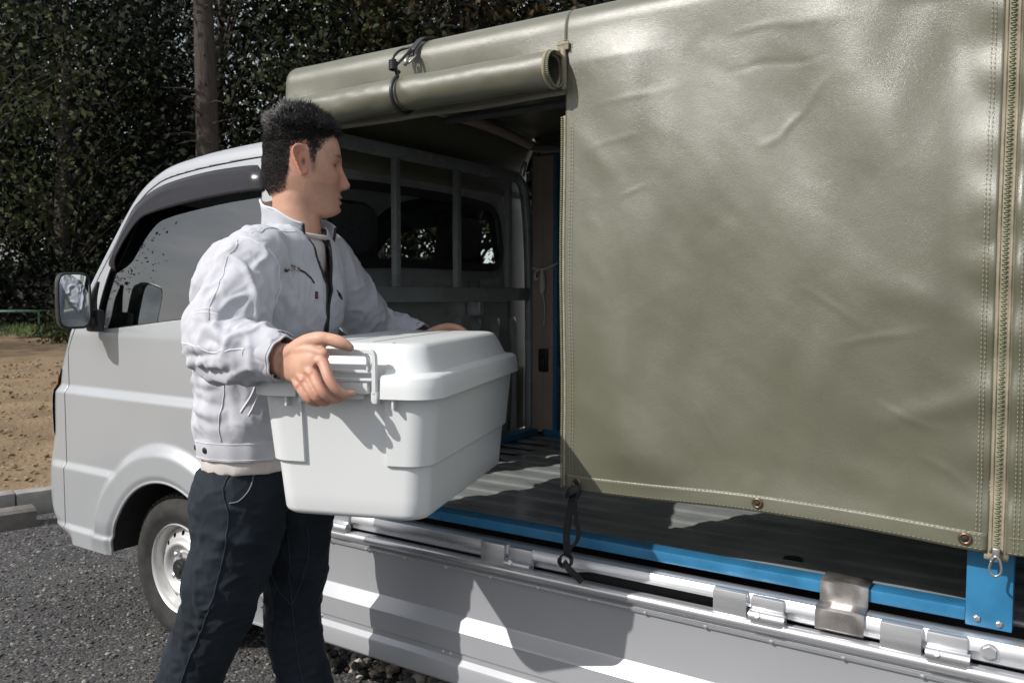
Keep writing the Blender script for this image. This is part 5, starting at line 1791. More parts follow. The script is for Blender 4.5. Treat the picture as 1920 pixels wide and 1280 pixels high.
def ear(sgn):
    """sgn -1: his right ear"""
    ol = smooth_poly([(0.006, -0.030), (-0.004, -0.036), (-0.012, -0.026), (-0.020, -0.006), (-0.028, 0.014), (-0.030, 0.030), (-0.022, 0.042), (-0.010, 0.045), (0.001, 0.038), (0.006, 0.022), (0.006, 0.005), (0.010, -0.005), (0.009, -0.018)], 48)
    c0 = np.array([-0.006, 0.006])
    front, back = [], []
    for t in np.linspace(1, 0.0, 13)[:-1]:
        q = c0 + (ol-c0)*t
        hh = 0.018*np.clip((0.010-q[:, 0])/0.04, 0, 1) + 0.003
        rimh = 0.0045*np.exp(-((t-0.86)/0.10)**2) - 0.0075*np.exp(-((t-0.30)/0.28)**2)*(q[:, 1] < 0.035) + 0.0025*np.exp(-((t-0.55)/0.09)**2)*(q[:, 1] > 0.0)
        front.append(np.c_[q[:, 0]*0.95, sgn*(0.064+hh+rimh), q[:, 1]*0.94])
    for t in np.linspace(1, 0.2, 6)[1:]:
        q = c0 + (ol-c0)*t
        hh = 0.018*np.clip((0.010-q[:, 0])/0.04, 0, 1)
        back.append(np.c_[q[:, 0]*0.95, sgn*(0.058+hh-0.010*(1-t)), q[:, 1]*0.94])
    return loft(back[::-1] + front)


def to_man(vf):
    return np.asarray(vf[0]) @ HR.T + HC, vf[1]


def hp(x, y, z):
    return HR @ np.array([x, y, z]) + HC


neck = tube([hp(-0.012, 0, -0.02), hp(-0.018, 0, -0.07), hp(-0.020, 0, -0.11), (0.070, 0.036, 1.42), (0.055, 0.015, 1.37)], [0.056, 0.0565, 0.056, 0.060, 0.085], 40, 30)
# finger helper


def digit(pts, rad):
    return tube(pts, rad, 14, 26, rounded=True, up=(0.1, -1, 0.1))


R_F = [([(0.345, -0.352, 1.146), (0.373, -0.361, 1.139), (0.398, -0.373, 1.101), (0.414, -0.361, 1.079), (0.426, -0.341, 1.076)], [0.0108, 0.0114, 0.0100, 0.0090, 0.0074]),
       ([(0.332, -0.358, 1.132), (0.356, -0.368, 1.116), (0.381, -0.376, 1.083), (0.395, -0.360, 1.066), (0.403, -0.340, 1.068)], [0.0105, 0.0112, 0.0100, 0.0090, 0.0076]),
       ([(0.318, -0.356, 1.118), (0.338, -0.367, 1.101), (0.363, -0.372, 1.073), (0.374, -0.356, 1.059), (0.380, -0.338, 1.063)], [0.0100, 0.0105, 0.0095, 0.0086, 0.0072]),
       ([(0.306, -0.350, 1.106), (0.321, -0.360, 1.090), (0.343, -0.363, 1.066), (0.354, -0.350, 1.056), (0.360, -0.336, 1.059)], [0.0095, 0.0098, 0.0086, 0.0078, 0.0066])]
hand_r = [digit(p, r) for p, r in R_F]
hand_r.append(digit([(0.292, -0.342, 1.150), (0.330, -0.346, 1.171), (0.362, -0.349, 1.180), (0.380, -0.347, 1.180), (0.396, -0.344, 1.176), (0.408, -0.341, 1.171), (0.419, -0.336, 1.164)], [0.019, 0.0180, 0.0155, 0.0126, 0.0130, 0.0118, 0.0085]))
hand_r.append(tube([(0.262, -0.336, 1.136), (0.290, -0.344, 1.134), (0.318, -0.350, 1.131), (0.345, -0.356, 1.124), (0.358, -0.360, 1.118)], [0.034, 0.037, 0.0415, 0.043, 0.032], 28, 24, up=(0.25, 0, 1), flat=0.42))
hand_r.append(tube([(0.305, -0.345, 1.156), (0.340, -0.350, 1.158), (0.372, -0.355, 1.152)], [0.017, 0.018, 0.013], 14, 12, rounded=True))   # web of the thumb
for (a, b) in (((0.318, -0.357, 1.142), (0.371, -0.3690, 1.140)), ((0.312, -0.359, 1.132), (0.356, -0.3775, 1.117)), ((0.306, -0.356, 1.122), (0.338, -0.376, 1.103)), ((0.300, -0.350, 1.110), (0.321, -0.368, 1.091))):
    hand_r.append(tube([a, ((a[0]+b[0])/2, (a[1]+b[1])/2-0.001, (a[2]+b[2])/2), b], [0.0015, 0.0022, 0.0048], 8, 10, rounded=True))      # tendons and knuckles
fore_r = tube([(0.10, -0.300, 1.158), (0.18, -0.318, 1.150), (0.24, -0.331, 1.142), (0.275, -0.338, 1.136)], [0.045, 0.040, 0.035, 0.033], 24, 20, up=(0, 0, 1), flat=0.80)
L_F = []
for p, r in R_F:
    q = [(a*1.0-0.045+0.0*b, 0.392-(b+0.345)*1.0, c-0.012) for a, b, c in p]
    L_F.append((q, r))
hand_l = [digit(p, r) for p, r in L_F]
hand_l.append(digit([(0.248, 0.398, 1.142), (0.285, 0.396, 1.160), (0.322, 0.396, 1.172), (0.357, 0.392, 1.168), (0.383, 0.385, 1.155)], [0.018, 0.0165, 0.0135, 0.0112, 0.0085]))
hand_l.append(tube([(0.217, 0.408, 1.130), (0.245, 0.400, 1.124), (0.273, 0.398, 1.120), (0.300, 0.402, 1.112), (0.313, 0.406, 1.106)], [0.030, 0.034, 0.0395, 0.040, 0.028], 28, 24, up=(0.25, 0, 1), flat=0.40))
fore_l = tube([(0.10, 0.40, 1.165), (0.17, 0.420, 1.152), (0.232, 0.410, 1.132)], [0.042, 0.036, 0.029], 24, 20, flat=0.82)
core = [etube([(-0.02, 0, 0.82, 0.09, 0.14), (-0.02, 0, 0.95, 0.09, 0.13), (0.0, 0, 1.12, 0.095, 0.14), (0.03, 0.005, 1.28, 0.10, 0.155), (0.04, 0.008, 1.36, 0.085, 0.15), (0.045, 0.012, 1.40, 0.06, 0.09)], 40, 30),
        tube([(0.06, -0.11, 1.35), (0.09, -0.175, 1.325), (0.11, -0.245, 1.24), (0.100, -0.285, 1.175), (0.13, -0.305, 1.155)], [0.045, 0.046, 0.042, 0.040, 0.040], 20, 24),
        tube([(0.04, 0.13, 1.37), (0.04, 0.19, 1.34), (0.085, 0.34, 1.20), (0.10, 0.385, 1.165), (0.12, 0.405, 1.160)], [0.05, 0.052, 0.045, 0.043, 0.042], 20, 24),
        tube([(-0.03, -0.085, 0.84), (-0.03, -0.09, 0.74), (-0.07, -0.10, 0.55), (-0.165, -0.10, 0.31), (-0.245, -0.10, 0.10), (-0.235, -0.10, 0.05)], [0.08, 0.08, 0.058, 0.05, 0.04, 0.04], 20, 40),
        tube([(0.0, 0.085, 0.84), (0.01, 0.095, 0.70), (0.01, 0.10, 0.50), (0.02, 0.10, 0.36), (0.06, 0.10, 0.10), (0.08, 0.10, 0.05)], [0.08, 0.08, 0.058, 0.05, 0.04, 0.04], 20, 40)]
bme, BV, BE = voxel(cat_meshes([to_man(head_vf), to_man(ear(-1)), to_man(ear(1)), neck, fore_r, fore_l] + hand_r + hand_l + core), 0.0023, 2)
# skin colour per vertex, plus painted shade in mouth line, ear canals and nostrils
HL = (BV - HC) @ HR
near_head = (np.linalg.norm(HL, axis=1) < 0.17)
ZMIN = [(-0.2, -0.072), (-0.06, -0.072), (-0.045, -0.066), (-0.037, -0.03), (-0.030, 0.036), (0.006, 0.046), (0.012, 0.025), (0.017, 0.002), (0.025, 0.0), (0.031, 0.022), (0.046, 0.042), (0.062, 0.055), (0.074, 0.071), (0.2, 0.078)]


def hairmask(p):
    return p[:, 2] - lerp_tab(ZMIN, p[:, 0])


base = np.array([0.54, 0.305, 0.215])
colr = np.repeat(base[None], len(BV), 0)
nzv = vnoise(BV*38)[:, None]
colr = colr*(0.88+0.24*nzv)*(0.93+0.14*vnoise(BV*140)[:, None])
red = np.array([0.50, 0.20, 0.14])


def paint(mask, c):
    global colr
    m_ = np.clip(mask, 0, 1)[:, None]
    colr = colr*(1-m_) + np.array(c)*m_


ay = np.abs(HL[:, 1])
paint(near_head*0.45*np.exp(-((ay-0.03)/0.03)**2-((HL[:, 2]+0.04)/0.03)**2)*(HL[:, 0] > 0.03), red)
paint(near_head*0.55*(ay > 0.068)*(HL[:, 0] < 0.012)*(HL[:, 0] > -0.034)*(np.abs(HL[:, 2]-0.005) < 0.045), (0.52, 0.20, 0.14))
paint(near_head*0.75*np.exp(-(ay/0.022)**4-((HL[:, 2]+0.081)/0.0105)**4)*(HL[:, 0] > 0.06), (0.36, 0.15, 0.12))
paint(near_head*0.9*np.exp(-(ay/0.024)**4-((HL[:, 2]+0.0812)/0.0018)**2)*(HL[:, 0] > 0.06), (0.12, 0.045, 0.04))  # shade between the lips painted as a dark line
paint(near_head*0.18*(HL[:, 2] < -0.045)*(HL[:, 0] > 0.0)*ss(-0.13, -0.09, HL[:, 2]), (0.16, 0.11, 0.09))
paint(near_head*0.95*(HL[:, 0] < 0.004)*(HL[:, 0] > -0.010)*(ay > 0.06)*np.exp(-((HL[:, 0]+0.002)/0.0045)**2-((HL[:, 2]-0.001)/0.008)**2), (0.10, 0.03, 0.025))  # dark spot painted for the shade in the ear canal
paint(near_head*0.85*np.exp(-((ay-0.033)/0.0175)**4-((HL[:, 2]-0.0215+0.10*np.abs(ay-0.03))/0.0042)**2)*(HL[:, 0] > 0.03), (0.035, 0.025, 0.022))
paint(near_head*0.95*np.exp(-((ay-0.034)/0.0135)**4-((HL[:, 2]+0.0010)/0.0029)**2)*(HL[:, 0] > 0.03), (0.02, 0.015, 0.014))
paint(near_head*0.9*np.exp(-((ay-0.0085)/0.0045)**2-((HL[:, 2]+0.0585)/0.0028)**2)*(HL[:, 0] > 0.075), (0.06, 0.02, 0.018))  # nostril shade painted as dark spots
hm = hairmask(HL)
paint(near_head*0.55*np.exp(-((HL[:, 0]-0.021)/0.007)**2)*ss(-0.034, -0.012, HL[:, 2])*(HL[:, 2] < 0.03)*(ay > 0.04), (0.04, 0.03, 0.028))
paint(near_head*ss(-0.006, 0.040, hm)*0.90*(HL[:, 2] > -0.075)*((ay < 0.079) | (hm > 0.02)), (0.045, 0.036, 0.033))
hx, hz_ = BV[:, 0], BV[:, 2]
isr = (BV[:, 1] < -0.32) & (hx > 0.25)
for p, r in R_F:
    for k in (1, 2):
        d = np.linalg.norm(BV-np.array(p[k])-np.array([0, -0.006, 0]), axis=1)
        paint(isr*0.38*np.exp(-(d/0.011)**2), (0.55, 0.20, 0.155))
    d = np.linalg.norm(BV-np.array(p[4]), axis=1)
    paint(isr*0.4*np.exp(-(d/0.012)**2), (0.55, 0.22, 0.17))
ca = bme.color_attributes.new('skin', 'FLOAT_COLOR', 'POINT')
ca.data.foreach_set('color', np.c_[colr, np.ones(len(BV))].ravel())
ms = bpy.data.materials.new('skin')
ms.use_nodes = True
nt = ms.node_tree
b = nt.nodes['Principled BSDF']
at = nt.nodes.new('ShaderNodeAttribute')
at.attribute_name = 'skin'
nt.links.new(at.outputs['Color'], b.inputs['Base Color'])
b.inputs['Roughness'].default_value = 0.5
b.inputs['Specular IOR Level'].default_value = 0.42
b.inputs['Subsurface Weight'].default_value = 0.12
b.inputs['Subsurface Radius'].default_value = (1.0, 0.35, 0.2)
b.inputs['Subsurface Scale'].default_value = 0.006
nb = nt.nodes.new('ShaderNodeTexNoise')
nb.inputs['Scale'].default_value = 260
bb = nt.nodes.new('ShaderNodeBump')
bb.inputs['Strength'].default_value = 0.12
bb.inputs['Distance'].default_value = 0.001
nt.links.new(nb.outputs[0], bb.inputs['Height'])
nt.links.new(bb.outputs[0], b.inputs['Normal'])
body_o = link('body', bme, ms, PE)
# ---- hair: short strands, longer and spiky on top
rs = np.random.RandomState(12)
N0 = 80000
zc = rs.rand(N0)*0.2-0.08
tc_ = rs.rand(N0)*2*math.pi
P = head_surface(zc, tc_)
e1 = head_surface(np.clip(zc+0.001, -0.126, 0.1205), tc_)-P
e2 = head_surface(zc, tc_+0.01)-P
Nn = np.cross(e2, e1)
Nn /= np.linalg.norm(Nn, axis=1)[:, None]+1e-9
area = np.linalg.norm(np.cross(e2, e1), axis=1)
keep = (hairmask(P) > 0.034*rs.rand(N0)**1.6) & (rs.rand(N0) < np.clip(area/np.percentile(area, 60), 0.05, 1))
P, Nn = P[keep], Nn[keep]
P = np.concatenate([P, P[P[:, 2] > 0.085]])
Nn = np.concatenate([Nn, Nn[-(len(P)-len(Nn)):]]) if len(P) > len(Nn) else Nn
top = ss(0.050, 0.108, P[:, 2])
n = len(P)
up_ = np.array([0, 0, 1.0])
crown = np.exp(-((P[:, 0]+0.045)/0.035)**2)
clump = vnoise(P*60)[:, None]-0.5
clump2 = vnoise(P*60+31)[:, None]-0.5
ln = (0.0036 + 0.0045*ss(-0.05, 0.06, P[:, 2]) + 0.021*top + 0.005*crown*top)*(0.6+0.6*rs.rand(n))*(0.5+1.0*vnoise(P*60+77))*(1-0.55*top*ss(0.045, 0.085, -P[:, 0]))
comb = np.c_[0.65*ss(-0.06, -0.01, P[:, 0])*(1-0.6*ss(0.03, 0.07, P[:, 0]))-0.45*(1-ss(-0.08, -0.05, P[:, 0])), 0.20*np.sign(P[:, 1])*ss(0.01, 0.05, np.abs(P[:, 1])), 0.15-0.5*(1-ss(-0.09, -0.06, P[:, 0]))]
comb = comb - (comb*Nn).sum(1)[:, None]*Nn
dirn = Nn*(0.20 + top*(0.25+0.45*crown))[:, None] + top[:, None]*comb*0.75 + (1-top)[:, None]*np.array([-0.45, 0, -0.6]) + top[:, None]*(clump*np.array([0.9, 0.5, 0.7])+clump2*np.array([0.3, 0.9, 0.5])) + rs.normal(size=(n, 3))*0.10
dirn /= np.linalg.norm(dirn, axis=1)[:, None]
bend = (dirn + (up_*0.12)*top[:, None] - (up_*0.35)*(1-top)[:, None] + rs.normal(size=(n, 3))*0.10)
bend /= np.linalg.norm(bend, axis=1)[:, None]
p0 = P - Nn*0.002
p1 = P + dirn*(ln*0.55)[:, None]
p2 = p1 + bend*(ln*0.5)[:, None]
w0 = ((0.0006+0.0004*rs.rand(n))*(1+0.5*top))[:, None]
s1 = np.cross(dirn, rs.normal(size=(n, 3)))
s1 /= np.linalg.norm(s1, axis=1)[:, None]
s2 = np.cross(dirn, s1)
VV_ = np.stack([p0+s1*w0, p0-s1*w0*0.5+s2*w0*0.86, p0-s1*w0*0.5-s2*w0*0.86, p1+s1*w0*0.8, p1-s1*w0*0.4+s2*w0*0.7, p1-s1*w0*0.4-s2*w0*0.7, p2], 1)
fb = [(0, 1, 4), (0, 4, 3), (1, 2, 5), (1, 5, 4), (2, 0, 3), (2, 3, 5), (3, 4, 6), (4, 5, 6), (5, 3, 6)]
Q = (np.arange(n)[:, None, None]*7 + np.array(fb)[None]).reshape(-1, 3)
M['hair'] = mat('black_hair', (0.0095, 0.0085, 0.009), 0.38, spec=0.45)
M['sidehair'] = mat('short_side_hair', (0.024, 0.0195, 0.0185), 0.55, spec=0.35)
tsel = 0.05+0.5*rs.rand(n)
for nm, sel, mm_ in (('hair', top > tsel, M['hair']), ('side_hair', top <= tsel, M['sidehair'])):
    ns = int(sel.sum())
    Qs = (np.arange(ns)[:, None, None]*7 + np.array(fb)[None]).reshape(-1, 3)
    link(nm, fast_mesh(nm, VV_[sel].reshape(-1, 3) @ HR.T + HC, Qs), mm_, PE, smooth=True)
# eyebrow hairs are painted; eyelashes are below the size of a pixel


# ================================================================ CLOTHES
def fold_field(Pv, folds):
    d = np.zeros(len(Pv))
    for a, b_, w, h in folds:
        lo = np.minimum(a, b_)-4*w
        hi = np.maximum(a, b_)+4*w
        k = np.all((Pv > lo) & (Pv < hi), axis=1)
        if not k.any():
            continue
        dd, t = seg_dist(Pv[k], a, b_)
        tap = np.sin(np.pi*np.clip(0.12+0.76*t, 0, 1))
        d[k] += h*tap*(np.exp(-(dd/w)**2) - 0.45*np.exp(-((dd-1.7*w)/(0.9*w))**2))
    return d


def ridged(Pv, off=0.0):
    n_ = vnoise(Pv+off)
    return (1-np.abs(2*n_-1))**3


def rot_to(d, stretch):
    """scale space so noise is long along direction d"""
    d = np.array(d, float)
    d /= np.linalg.norm(d)
    return np.eye(3) - (1-1.0/stretch)*np.outer(d, d)


def fabric(name, col, bump=0.25, scale=900, var=0.05, rough=0.8, vscale=30, sheen=0.1, col2=None):
    m = mat(name, col, rough, var=var, vscale=vscale, bump=bump, bscale=scale, spec=0.25, dist=0.0008, col2=col2)
    nt = m.node_tree
    bs = nt.nodes['Principled BSDF']
    bs.inputs['Sheen Weight'].default_value = sheen
    if bump > 0:                                   # crumpled creases
        tx = nt.nodes.new('ShaderNodeTexCoord')
        nd = nt.nodes.new('ShaderNodeTexNoise')
        nd.inputs['Scale'].default_value = 6
        nt.links.new(tx.outputs['Object'], nd.inputs[0])
        mx = nt.nodes.new('ShaderNodeMixRGB')
        mx.inputs[0].default_value = 0.12
        nt.links.new(tx.outputs['Object'], mx.inputs[1])
        nt.links.new(nd.outputs['Color'], mx.inputs[2])
        vo_ = nt.nodes.new('ShaderNodeTexVoronoi')
        vo_.inputs['Scale'].default_value = 17
        nt.links.new(mx.outputs[0], vo_.inputs['Vector'])
        b2 = nt.nodes.new('ShaderNodeBump')
        b2.inputs['Strength'].default_value = 0.20
        b2.inputs['Distance'].default_value = 0.012
        nt.links.new(vo_.outputs['Distance'], b2.inputs['Height'])
        for l in list(nt.links):
            if l.to_socket == bs.inputs['Normal']:
                nt.links.new(l.from_socket, b2.inputs['Normal'])
        nt.links.new(b2.outputs[0], bs.inputs['Normal'])
    return m


M['jacket'] = fabric('pale_grey_twill', (0.46, 0.468, 0.505), var=0.05)
M['jseam'] = fabric('jacket_seam_thread', (0.62, 0.62, 0.65), bump=0)
M['tee'] = fabric('beige_knit', (0.52, 0.48, 0.46), bump=0.3, scale=500)
M['denim'] = fabric('dark_denim', (0.007, 0.011, 0.016), bump=0.35, scale=700, vscale=9, col2=(0.015, 0.022, 0.031), sheen=0.03)
M['dseam'] = fabric('denim_seam', (0.035, 0.045, 0.055), bump=0)
M['dpipe'] = fabric('denim_piping', (0.14, 0.14, 0.135), bump=0)
M['zipblack'] = mat('black_zip', (0.02, 0.02, 0.024), 0.4, 0.2)
M['snap'] = mat('dark_snap', (0.05, 0.052, 0.06), 0.3, 0.7)

TORSO = [(-0.012, 0, 0.888, 0.126, 0.168, 2.25), (-0.013, 0, 0.925, 0.127, 0.170, 2.25), (-0.010, 0, 1.0, 0.128, 0.174, 2.25), (0.000, 0, 1.10, 0.140, 0.184, 2.3), (0.014, 0, 1.20, 0.150, 0.195, 2.3), (0.022, 0.004, 1.28, 0.150, 0.205, 2.4),
         (0.030, 0.008, 1.34, 0.132, 0.200, 2.3), (0.038, 0.010, 1.382, 0.118, 0.172, 2.2), (0.052, 0.016, 1.407, 0.096, 0.132, 2.1), (0.066, 0.026, 1.424, 0.080, 0.094, 2.0), (0.072, 0.030, 1.430, 0.068, 0.076, 2.0)]
SLEEVE_R = ([(0.065, -0.09, 1.362), (0.088, -0.155, 1.352), (0.098, -0.208, 1.306), (0.102, -0.252, 1.245), (0.090, -0.284, 1.190), (0.098, -0.302, 1.158), (0.150, -0.314, 1.152), (0.205, -0.326, 1.150), (0.245, -0.332, 1.145), (0.270, -0.337, 1.140)],
            [0.058, 0.066, 0.072, 0.076, 0.073, 0.067, 0.063, 0.056, 0.047, 0.043])
SLEEVE_L = ([(0.035, 0.10, 1.375), (0.040, 0.172, 1.370), (0.055, 0.240, 1.310), (0.075, 0.320, 1.235), (0.092, 0.378, 1.185), (0.120, 0.410, 1.164), (0.165, 0.424, 1.156), (0.205, 0.420, 1.146), (0.225, 0.414, 1.138)],
            [0.060, 0.070, 0.076, 0.072, 0.062, 0.053, 0.048, 0.044, 0.042])
jme, JV, JE = voxel(cat_meshes([etube(TORSO, 56, 60), tube(*SLEEVE_R, 32, 70), tube(*SLEEVE_L, 32, 60)]), 0.0034, 9)
JN = vnormals(jme)
# blouson hem band, cuff and generic creases
d = np.zeros(len(JV))
tors = np.exp(-np.maximum(0, np.abs(JV[:, 1])-0.16)/0.02)
arm_r = ss(-0.17, -0.23, JV[:, 1])
arm_l = ss(0.20, 0.26, JV[:, 1])
d += 0.010*(1-arm_r)*(1-arm_l)*np.exp(-((JV[:, 2]-0.965)/0.035)**2)                      # blouse above the hem band
d += 0.004*(vnoise(JV*14)-0.5)*2*0.8
sl = JV @ rot_to((0.25, -0.2, -1), 4.0).T
d += arm_r*0.011*(ridged(sl*[26, 26, 26], 3)-0.35)*ss(1.40, 1.32, JV[:, 2])
sf = JV @ rot_to((0.5, 0.1, 0.9), 2.2).T
d += arm_r*0.008*(ridged(sf*34, 8)-0.35)*ss(0.06, 0.10, JV[:, 0])*ss(0.25, 0.21, JV[:, 0])
d += arm_l*0.009*(ridged(JV*24, 5)-0.35)
st = JV @ rot_to((0.2, 0.6, -1), 3.0).T
d += (1-arm_r)*(1-arm_l)*0.009*(ridged(st*17, 12)-0.35)*ss(0.93, 1.0, JV[:, 2])*ss(1.44, 1.36, JV[:, 2])
d += (1-arm_r)*(1-arm_l)*0.0045*(ridged(JV*[20, 20, 9], 2)-0.35)*ss(1.05, 0.93, JV[:, 2])
FOLD = [((0.10, -0.250, 1.235), (0.012, -0.315, 1.165), 0.010, 0.010), ((0.115, -0.265, 1.215), (0.020, -0.335, 1.135), 0.008, 0.009), ((0.13, -0.270, 1.205), (0.050, -0.355, 1.115), 0.009, 0.010), ((0.14, -0.280, 1.205), (0.09, -0.365, 1.12), 0.008, 0.009),
        ((0.15, -0.290, 1.21), (0.14, -0.372, 1.13), 0.008, 0.007), ((0.10, -0.350, 1.195), (0.19, -0.372, 1.172), 0.010, 0.009), ((0.06, -0.360, 1.14), (0.17, -0.372, 1.145), 0.010, -0.008), ((0.10, -0.345, 1.10), (0.21, -0.36, 1.115), 0.010, 0.008),
        ((0.02, -0.255, 1.36), (0.03, -0.330, 1.20), 0.012, 0.009), ((0.09, -0.255, 1.345), (0.10, -0.335, 1.22), 0.012, 0.008), ((0.055, -0.27, 1.35), (0.065, -0.345, 1.21), 0.010, -0.007), ((-0.02, -0.20, 1.36), (-0.01, -0.28, 1.22), 0.012, 0.010),
        ((0.11, -0.20, 1.36), (0.13, -0.225, 1.24), 0.010, 0.010), ((0.13, -0.18, 1.33), (0.15, -0.10, 1.22), 0.012, 0.006), ((0.10, -0.19, 1.40), (0.145, -0.12, 1.33), 0.010, 0.006), ((0.16, -0.12, 1.28), (0.15, -0.13, 1.12), 0.012, 0.007),
        ((-0.13, -0.13, 1.02), (0.02, -0.19, 0.985), 0.012, 0.008), ((-0.14, -0.10, 1.07), (0.0, -0.20, 1.06), 0.010, 0.006), ((-0.08, -0.17, 1.10), (-0.06, -0.18, 0.95), 0.010, 0.007), ((0.02, -0.19, 1.08), (0.05, -0.17, 0.94), 0.012, 0.007), ((-0.12, -0.14, 0.99), (-0.05, -0.18, 0.94), 0.008, 0.005),
        ((-0.12, -0.08, 1.36), (-0.09, -0.20, 1.27), 0.012, 0.010), ((0.05, -0.19, 1.435), (0.10, -0.15, 1.39), 0.008, 0.004), ((0.115, 0.385, 1.215), (0.17, 0.43, 1.19), 0.010, 0.008), ((0.17, 0.40, 1.205), (0.215, 0.42, 1.18), 0.009, 0.008), ((0.075, 0.34, 1.27), (0.14, 0.40, 1.20), 0.010, 0.007)]
d += fold_field(JV, FOLD)
d += 0.0035*np.exp(-((JV[:, 0]-0.195-0.0)/0.0045)**2)*arm_r*0      # (cuff seam is laid on later)
lowb = ss(0.945, 0.925, JV[:, 2])*(1-arm_r)*(1-arm_l)
d += 0.0022*(ridged((JV @ rot_to((0.3, -0.5, -1), 1.8).T)*55, 6)-0.3)*ss(0.94, 0.97, JV[:, 2])
JV2 = lap(JV + JN*d[:, None], JE, 1)
# keep clear of the box
setco(jme, JV2)
ZL = lambda z: 0.004


def vee(c):
    return lerp_tab([(1.02, 0.007), (1.24, 0.008), (1.29, 0.014), (1.34, 0.030), (1.38, 0.042), (1.42, 0.055), (1.47, 0.06)], c)


def jdel(c, nrm):
    front = (c[:, 0] > 0.03) & (np.abs(c[:, 1]-0.004) < vee(c[:, 2])) & (c[:, 2] > 1.0)
    neckh = (((c[:, 0]-0.074)/0.066)**2 + ((c[:, 1]-0.030)/0.074)**2 < 1) & (c[:, 2] > 1.405)
    cuff = (nrm[:, 0] > 0.55) & (c[:, 0] > 0.255) & (c[:, 1] < -0.25)
    cuffl = (nrm[:, 0] > 0.5) & (c[:, 0] > 0.212) & (c[:, 1] > 0.33)
    hem_ = (nrm[:, 2] < -0.6) & (c[:, 2] < 0.90) & (np.abs(c[:, 1]) < 0.2)
    return front | neckh | cuff | cuffl | hem_


jbvh = BVHTree.FromPolygons([tuple(v) for v in JV2], [tuple(p.vertices) for p in jme.polygons])
del_faces(jme, jdel)
jk = link('jacket', jme, M['jacket'], PE)
solid(jk, 0.0025, 1)


def snap(p, off=0.0, bvh=None):
    r = (bvh or jbvh).find_nearest(Vector(p))
    return np.array(r[0] + r[1]*off)


def on(path, n=40, off=0.003, bvh=None, sm=True):
    P_ = resample(path, n) if sm else np.array(path, float)
    return np.array([snap(p, off, bvh) for p in P_])


# collar: a stand-up band round the neck, open at the front
ca_ = np.linspace(math.radians(52), math.radians(360-52), 70)
low, mid_, hi_, out = [], [], [], []
for a in ca_:
    k = 0.5*(1+math.cos(a))             # 1 at front
    bz = 1.432 - 0.072*k**1.4
    top_h = 0.060 - 0.010*k
    cx, cy = 0.074, 0.030
    low.append((cx+(0.072+0.02*k)*math.cos(a), cy+0.083*math.sin(a), bz-0.006))
    mid_.append((cx+(0.074+0.022*k)*math.cos(a), cy+0.084*math.sin(a), bz+top_h*0.5))
    hi_.append((cx+(0.080+0.030*k)*math.cos(a), cy+(0.085+0.010*k)*math.sin(a), bz+top_h + 0.003*math.sin(a*7)))
low, mid_, hi_ = map(np.array, (low, mid_, hi_))
rings = []
for t in np.linspace(0, 1, 9):
    q = (1-t)**2*low + 2*t*(1-t)*mid_ + t*t*hi_
    rings.append(q + 0.0015*np.sin(np.linspace(0, 40, 70))[:, None]*np.array([1, 1, 0])*t)
cols = mk('collar', *loft(rings, cap=False, closed=False), M['jacket'], jk)
solid(cols, 0.0045, 0)
mk('collar_edge', *tube(hi_, 0.0030, 8), M['jseam'], cols)
mk('collar_seam', *tube(low+[0, 0, 0.012], 0.0042, 8), M['jacket'], cols)
# zip tapes along both front edges, continuing up the collar
for s in (-1, 1):
    zz_ = np.linspace(1.06, 1.395, 60)
    path = []
    for z in zz_:
        y = 0.004 + s*(vee(z)-0.001)
        hit = jbvh.ray_cast(Vector((0.4, y, z)), Vector((-1, 0, 0)))
        path.append(np.array(hit[0]) + [0.0012, 0, 0])
    path = np.array(path)
    endc = hi_[0] if s > 0 else hi_[-1]
    lowc = low[0] if s > 0 else low[-1]
    path = np.concatenate([path, [(path[-1]+lowc)/2, lowc, (lowc+endc)/2+[0.004, 0, 0], endc]])
    path = resample(path, 90)
    mk('zip_tape', *tube(path, 0.0042, 8, flat=0.6), M['zipblack'], jk)
    mk('zip_teeth', *cat_meshes([bx(p+[0.002, -s*0.004, 0], (0.003, 0.004, 0.0022)) for p in resample(path[:60], 90)]), M['snap'], jk, kind='stuff')

# cuffs and hem band as separate finished edges


def cuff(path, r0, r1, name='cuff', flat=0.95):
    P_ = resample(path, 12)
    T_, A_, B_ = frames(P_)
    an = np.linspace(0, 2*math.pi, 44, endpoint=False)
    rings = []
    for k, (p, a_, b_) in enumerate(zip(P_, A_, B_)):
        t = k/11.0
        rr = r0 + (r1-r0)*t + 0.0016*np.sin(an*5+t*2) + 0.0012*np.sin(an*9+1)
        rings.append(p + (rr*np.cos(an))[:, None]*a_ + (flat*rr*np.sin(an))[:, None]*b_)
    inner = [np.mean(r, 0) + (r-np.mean(r, 0))*0.93 for r in rings[::-1]]
    o = mk(name, *loft(rings + inner, cap=False), M['jacket'], jk, sharp=60)
    for t in (1, 10):
        ring_ = rings[t] if name == 'cuff' else rings[t]
        c0 = np.mean(ring_, 0)
        q = c0 + (ring_-c0)*1.012
        mk('cuff_stitch', *tube(np.concatenate([q, q[:1]]), 0.0009, 5, cap=False), M['jseam'], o)
    return o


